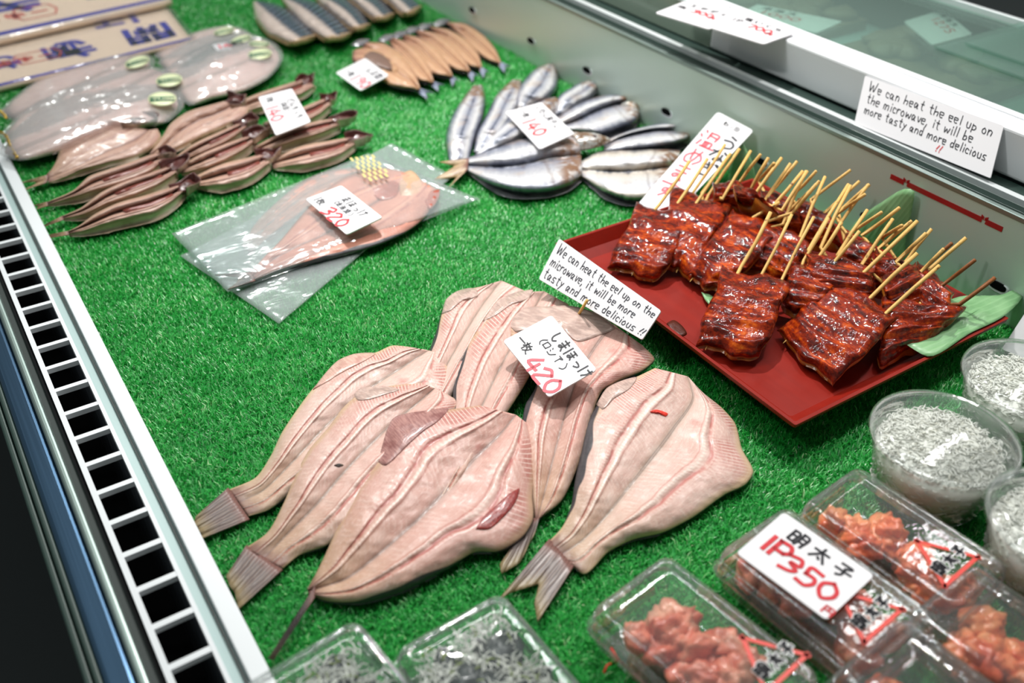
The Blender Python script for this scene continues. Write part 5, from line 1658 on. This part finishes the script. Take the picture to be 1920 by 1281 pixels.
# ------------------------------------------------------------------ whitebait cups
def cup(label, cx, cy, r, seed, heap_label):
    zr = .062
    c = at(cx, cy, zr); c[2] = 0
    root = empty('whitebait_cup', c, label, 'cup', 'clear cups of whitebait')
    mb = MB(); mb.lathe([(.002, .002), (r * .72, .002), (r * .76, .004), (r * .93, zr - .006), (r * .97, zr - .002), (r, zr), (r * 1.0, zr + .0025), (r * .95, zr + .003)], c, 56)
    mb.build('cup_wall', M['clear'], root)
    mb = MB(); mb.lathe([(r * 1.005, zr - .003), (r * 1.02, zr + .001), (r * 1.01, zr + .004), (r * .96, zr + .0055), (r * .93, zr + .0035), (r * .90, zr + .0035), (r * .87, zr + .007), (r * .80, zr + .0085), (.001, zr + .0090)], c, 56)
    mb.build('cup_lid', M['clear'], root)
    # heap of tiny fish
    rng = np.random.default_rng(seed)
    mb = MB()
    prof = [(.001, .0045), (r * .70, .0045), (r * .87, zr - .016), (r * .80, zr - .010), (r * .5, zr - .006), (.001, zr - .004)]
    mb.lathe(prof, c, 40)
    for k in range(1500):
        side = k < 450
        a = rng.uniform(0, 2 * math.pi)
        if side:
            zz = rng.uniform(.006, zr - .014); rr = r * (.735 + .16 * (zz / zr)) * 1.0
            p = c + np.array([rr * math.cos(a), rr * math.sin(a), zz]); d = np.array([-math.sin(a), math.cos(a), rng.uniform(-.8, .8)])
        else:
            q = math.sqrt(rng.random()) * .86; p = c + np.array([r * q * math.cos(a), r * q * math.sin(a), zr - .0045 - .010 * q ** 3 + rng.uniform(-.001, .003)])
            b = rng.uniform(0, 2 * math.pi); d = np.array([math.cos(b), math.sin(b), rng.uniform(-.3, .35)])
        d /= np.linalg.norm(d); ln = rng.uniform(.004, .009)
        s = np.cross(d, [0, 0, 1.0]) * rng.uniform(-.0018, .0018)
        if not side:
            tip = p + d * ln
            if (tip[0] - c[0]) ** 2 + (tip[1] - c[1]) ** 2 > (r * .86) ** 2: d = -d
        mb.tube([p, p + d * ln * .5 + s, p + d * ln], [.0006, .00085, .0003], 4, m=0 if side or rng.random() < .93 else 1, capped=False)
    h = mb.build('whitebait', [M['whitebait'], M['whitebait_heap']], None)
    tag(h, heap_label, 'whitebait', 'whitebait in the cups', 'stuff')


cup('clear round cup of whitebait in full view, in front of the lacquer tray', 1770, 823, .0605, 1, 'heap of white whitebait filling the cup that is in full view')
cup('clear round cup of whitebait farther back, by the blank white card', 1935, 715, .0605, 2, 'heap of white whitebait filling the cup by the blank white card')
cup('clear round cup of whitebait cut by the right edge, nearest the roe trays', 2006, 985, .0605, 3, 'heap of white whitebait in the cup nearest the roe trays')


# ------------------------------------------------------------------ clear hinged trays
def frame4(px, z):
    w = [at(x, y, z) for x, y in px]
    c = sum(w) / 4
    ax_ = (w[1] - w[0]) + (w[2] - w[3]); ax_ /= np.linalg.norm(ax_)
    ln = (np.linalg.norm(w[1] - w[0]) + np.linalg.norm(w[2] - w[3])) / 2
    wd = (np.linalg.norm(w[3] - w[0]) + np.linalg.norm(w[2] - w[1])) / 2
    return c, math.atan2(ax_[1], ax_[0]), ln, wd


def clamshell(name, label, c, ang, sx, sy, hz, grp, cat='tray'):
    root = empty(name, (c[0], c[1], 0), label, cat, grp)
    ca, sa = math.cos(ang), math.sin(ang)
    W_ = lambda x, y, z: (c[0] + x * ca - y * sa, c[1] + x * sa + y * ca, z)
    def ring(ix, r, z): return [W_(x, y, z) for x, y in rrect(-sx / 2 + ix, sx / 2 - ix, -sy / 2 + ix, sy / 2 - ix, r, 7)]
    V, F = loft([ring(.008, .008, .0015), ring(.006, .009, .004), ring(.003, .010, hz * .42), ring(.0, .011, hz * .45)], True, False)
    link('tray_base', V, F, M['clear'], root)
    V, F = loft([ring(-.0012, .012, hz * .44), ring(-.0012, .012, hz * .50), ring(.0025, .011, hz * .53), ring(.0035, .010, hz * .88), ring(.0058, .009, hz * .97), ring(.008, .008, hz), ring(.011, .007, hz), ring(.0122, .006, hz * .955), ring(.020, .004, hz * .955)], False, True)
    link('tray_lid', V, F, M['clear'], root)
    # stiffening ribs round the lid wall
    mb = MB()
    rr = rrect(-sx / 2 + .0030, sx / 2 - .0030, -sy / 2 + .0030, sy / 2 - .0030, .010, 7)
    for zz in (hz * .62, hz * .76):
        pts = [W_(x, y, zz) for x, y in rr]; mb.tube(pts + [pts[0]], .0008, 5, capped=False)
    mb.build('lid_rib', M['clear'], root)
    return root, W_


def roe_tray(label, px, seed, mat, lab, lump_label, nl=11, z=.04, sticker=True):
    c, ang, sx, sy = px if isinstance(px[0], np.ndarray) else frame4(px, z)
    root, W_ = clamshell('roe_tray', label, c, ang, sx, sy, .044, 'clear trays of spicy roe')
    rng = np.random.default_rng(seed)
    mb = MB()
    for k in range(nl):
        x = (rng.uniform(-.5, .5)) * (sx - .042); y = (rng.uniform(-.5, .5)) * (sy - .036)
        p = W_(x, y, rng.uniform(.012, .022))
        V, F = lump_mesh(p, rng.uniform(.011, .019), rng.uniform(.009, .013), rng.uniform(.009, .0135), ang + rng.uniform(-.9, .9), seed * 10 + k, 20, 28, .5)
        mb.add(V, F)
    o = mb.build('roe', M[mat], None); tag(o, lump_label, 'roe', 'roe in the clear trays', 'stuff')
    if sticker:
        a, b, sz = lab
        tri = [(a - sz * .9, b - sz * .55), (a + sz * .9, b - sz * .55), (a, b + sz * .95)]
        P = lambda x, y, l=0.0: np.array(W_(x, y, .0433 + l))
        mb = MB()
        for i in range(3):
            p, q = np.array(tri[i]), np.array(tri[(i + 1) % 3]); n_ = np.array([q[1] - p[1], p[0] - q[0]]); n_ /= np.linalg.norm(n_); n_ *= -.0032
            mb.add([P(*p), P(*q), P(*(q + n_)), P(*(p + n_))], [(0, 1, 2, 3)])
        lb = mb.build('label', M['red_print'], root, smooth=False, recalc=False)
        # white backed black characters running across the label
        cd = Card([P(a - sz * .62, b + sz * .18, .0006), P(a + sz * .62, b + sz * .18, .0006), P(a + sz * .62, b - sz * .30, .0006), P(a - sz * .62, b - sz * .30, .0006)])
        for mt, wd, lf, nm in (('label_white', .0036, .0, 'lettering_outline'), ('ink', .0017, .0004, 'lettering')):
            random.seed(5)
            mb = MB(); jp(mb, cd, '明太子', cd.w * .02, cd.h * .08, cd.h * .82, wd, gap=1.22, lift=lf); mb.build(nm, M[mt], lb, smooth=False, recalc=False)
    return root


roe_tray('clear tray of orange roe, farthest of the roe trays, next to the full whitebait cup', [(1505, 937), (1602, 868), (1912, 1062), (1785, 1180)], 21, 'roe', (.0, -.035, .028), 'crumbled orange roe in the farthest roe tray', 20)
roe_tray('clear tray of brown roe lying under the 350 yen card', [(1335, 1030), (1480, 937), (1768, 1165), (1640, 1290)], 22, 'roe_pink', (.0, -.035, .028), 'roe in the tray lying under the 350 yen card', 20)
cA, aA, lA, wA = frame4([(1335, 1030), (1480, 937), (1768, 1165), (1640, 1290)], .04)
c1 = at(1330, 1205, .04)
roe_tray('clear tray of pink roe lumps, left of the 350 yen card', (at(1318, 1205, .04), aA + .05, .089, .148), 23, 'roe_pink', (.022, -.04, .028), 'pink roe lumps in the tray left of the 350 yen card', 20)
roe_tray('clear tray of roe cut by the right edge of the picture', (at(1935, 1225, .04), aA, .089, .148), 24, 'roe', (0, 0, .02), 'orange roe in the tray cut by the right edge', 15, sticker=False)
roe_tray('clear tray of roe at the bottom edge, only its far corner in view', (at(1800, 1345, .04), aA, .089, .148), 25, 'roe', (0, 0, .02), 'orange roe in the tray at the bottom edge', 15, sticker=False)


# ------------------------------------------------------------------ whitebait and seaweed packs at the bottom
def seaweed_pack(label, c, ang, seed, lump_label):
    sx, sy = .098, .12
    root, W_ = clamshell('seaweed_pack', label, c, ang, sx, sy, .034, 'clear packs of seaweed and whitebait')
    rng = np.random.default_rng(seed)
    mb = MB()
    for k in range(12):
        p = W_(rng.uniform(-.5, .5) * (sx - .04), rng.uniform(-.5, .5) * (sy - .036), rng.uniform(.008, .014))
        V, F = lump_mesh(p, rng.uniform(.012, .02), rng.uniform(.010, .014), .0085, rng.uniform(0, 3), seed + k, 10, 14)
        mb.add(V, F)
    for k in range(900):
        x, y = rng.uniform(-.5, .5) * (sx - .024), rng.uniform(-.5, .5) * (sy - .024)
        z = .017 + .006 * nz(x, y, seed, 40) + rng.uniform(0, .006)
        if nz(x, y, seed + 2, 45) < -.12: continue
        a = rng.uniform(0, 6.28); ln = rng.uniform(.005, .011)
        p = np.array(W_(x, y, z)); d = np.array([math.cos(a), math.sin(a), rng.uniform(-.2, .3)]); s = np.cross(d, [0, 0, 1.]) * rng.uniform(-.003, .003)
        mb.tube([p, p + d * ln * .35 + s * .8, p + d * ln * .7 + s, p + d * ln], [.0005, .0007, .0006, .0003], 4, m=1 if rng.random() < .94 else 2, capped=False)
    o = mb.build('seaweed_mix', [M['seaweed'], M['whitebait'], M['herb']], None); tag(o, lump_label, 'seaweed', 'seaweed and whitebait in the packs', 'stuff')


cs = at(925, 1270, .03); cs2 = at(640, 1330, .03)
seaweed_pack('clear pack of dark seaweed with whitebait at the bottom, nearer the roe trays', cs, 0.04, 41, 'dark seaweed mixed with whitebait in the pack nearer the roe trays')
seaweed_pack('clear pack of dark seaweed with whitebait at the bottom, next to the white rail', cs2, 0.10, 42, 'dark seaweed mixed with whitebait in the pack next to the white rail')

# red scraps of garnish on the turf
for q, (pts, lb) in enumerate((([(1146, 1215), (1152, 1225), (1160, 1238)], 'small red scrap of garnish on the turf beside the pink roe tray'), ([(1132, 1262), (1138, 1248), (1146, 1244)], 'small curved red scrap of garnish on the turf near the bottom edge'))):
    mb = MB(); mb.tube([at(x, y, .0015) for x, y in pts], .0009, 6)
    tag(mb.build('garnish_scrap', M['red_print'], None), lb, 'scrap', 'red scraps on the turf')

# ------------------------------------------------------------------ things seen through the counter glass
def tray_food(label, y, x, sx, sy, seed):
    root = empty('covered_food_pack', (x, y, .095), label, 'pack', 'packs seen through the counter glass')
    mb = MB(); mb.box(x - sx / 2, x + sx / 2, y - sy / 2, y + sy / 2, .0952, .112); mb.build('pack_base', M['brown_food'], root, smooth=False)
    mb = MB()
    for k in range(14):
        V, F = lump_mesh((x + random.uniform(-.4, .4) * sx, y + random.uniform(-.4, .4) * sy, .116), .03, .022, .012, random.uniform(0, 3), seed + k, 10, 14)
        mb.add(V, F)
    mb.build('contents', M['brown_food'], root)


tray_food('brown dried food pack under the counter glass behind the 700 yen card', 1.10, 1.265, .13, .24, 3)
tray_food('brown dried food pack under the counter glass behind the English notice', .80, 1.265, .13, .24, 9)
for c_, lb, tx in (([(1420, 8), (1580, 40), (1530, 62), (1385, 26)], 'card with red and black figures dimly seen through the glass beside the 700 yen card', '1000'), ([(1768, 18), (1824, 64), (1748, 84), (1694, 40)], 'pale price card dimly seen through the glass above the English notice', '1275')):
    card('price_card', [at(px, py, .150) for px, py in c_], lb, 'price card', [('jp', '北海太', .015, .004, .016, .0022, D(gap=1.2))], [('jp', tx, .02, .024, .020, .0030, D(gap=1.1))], 'red_ink', 'ink')
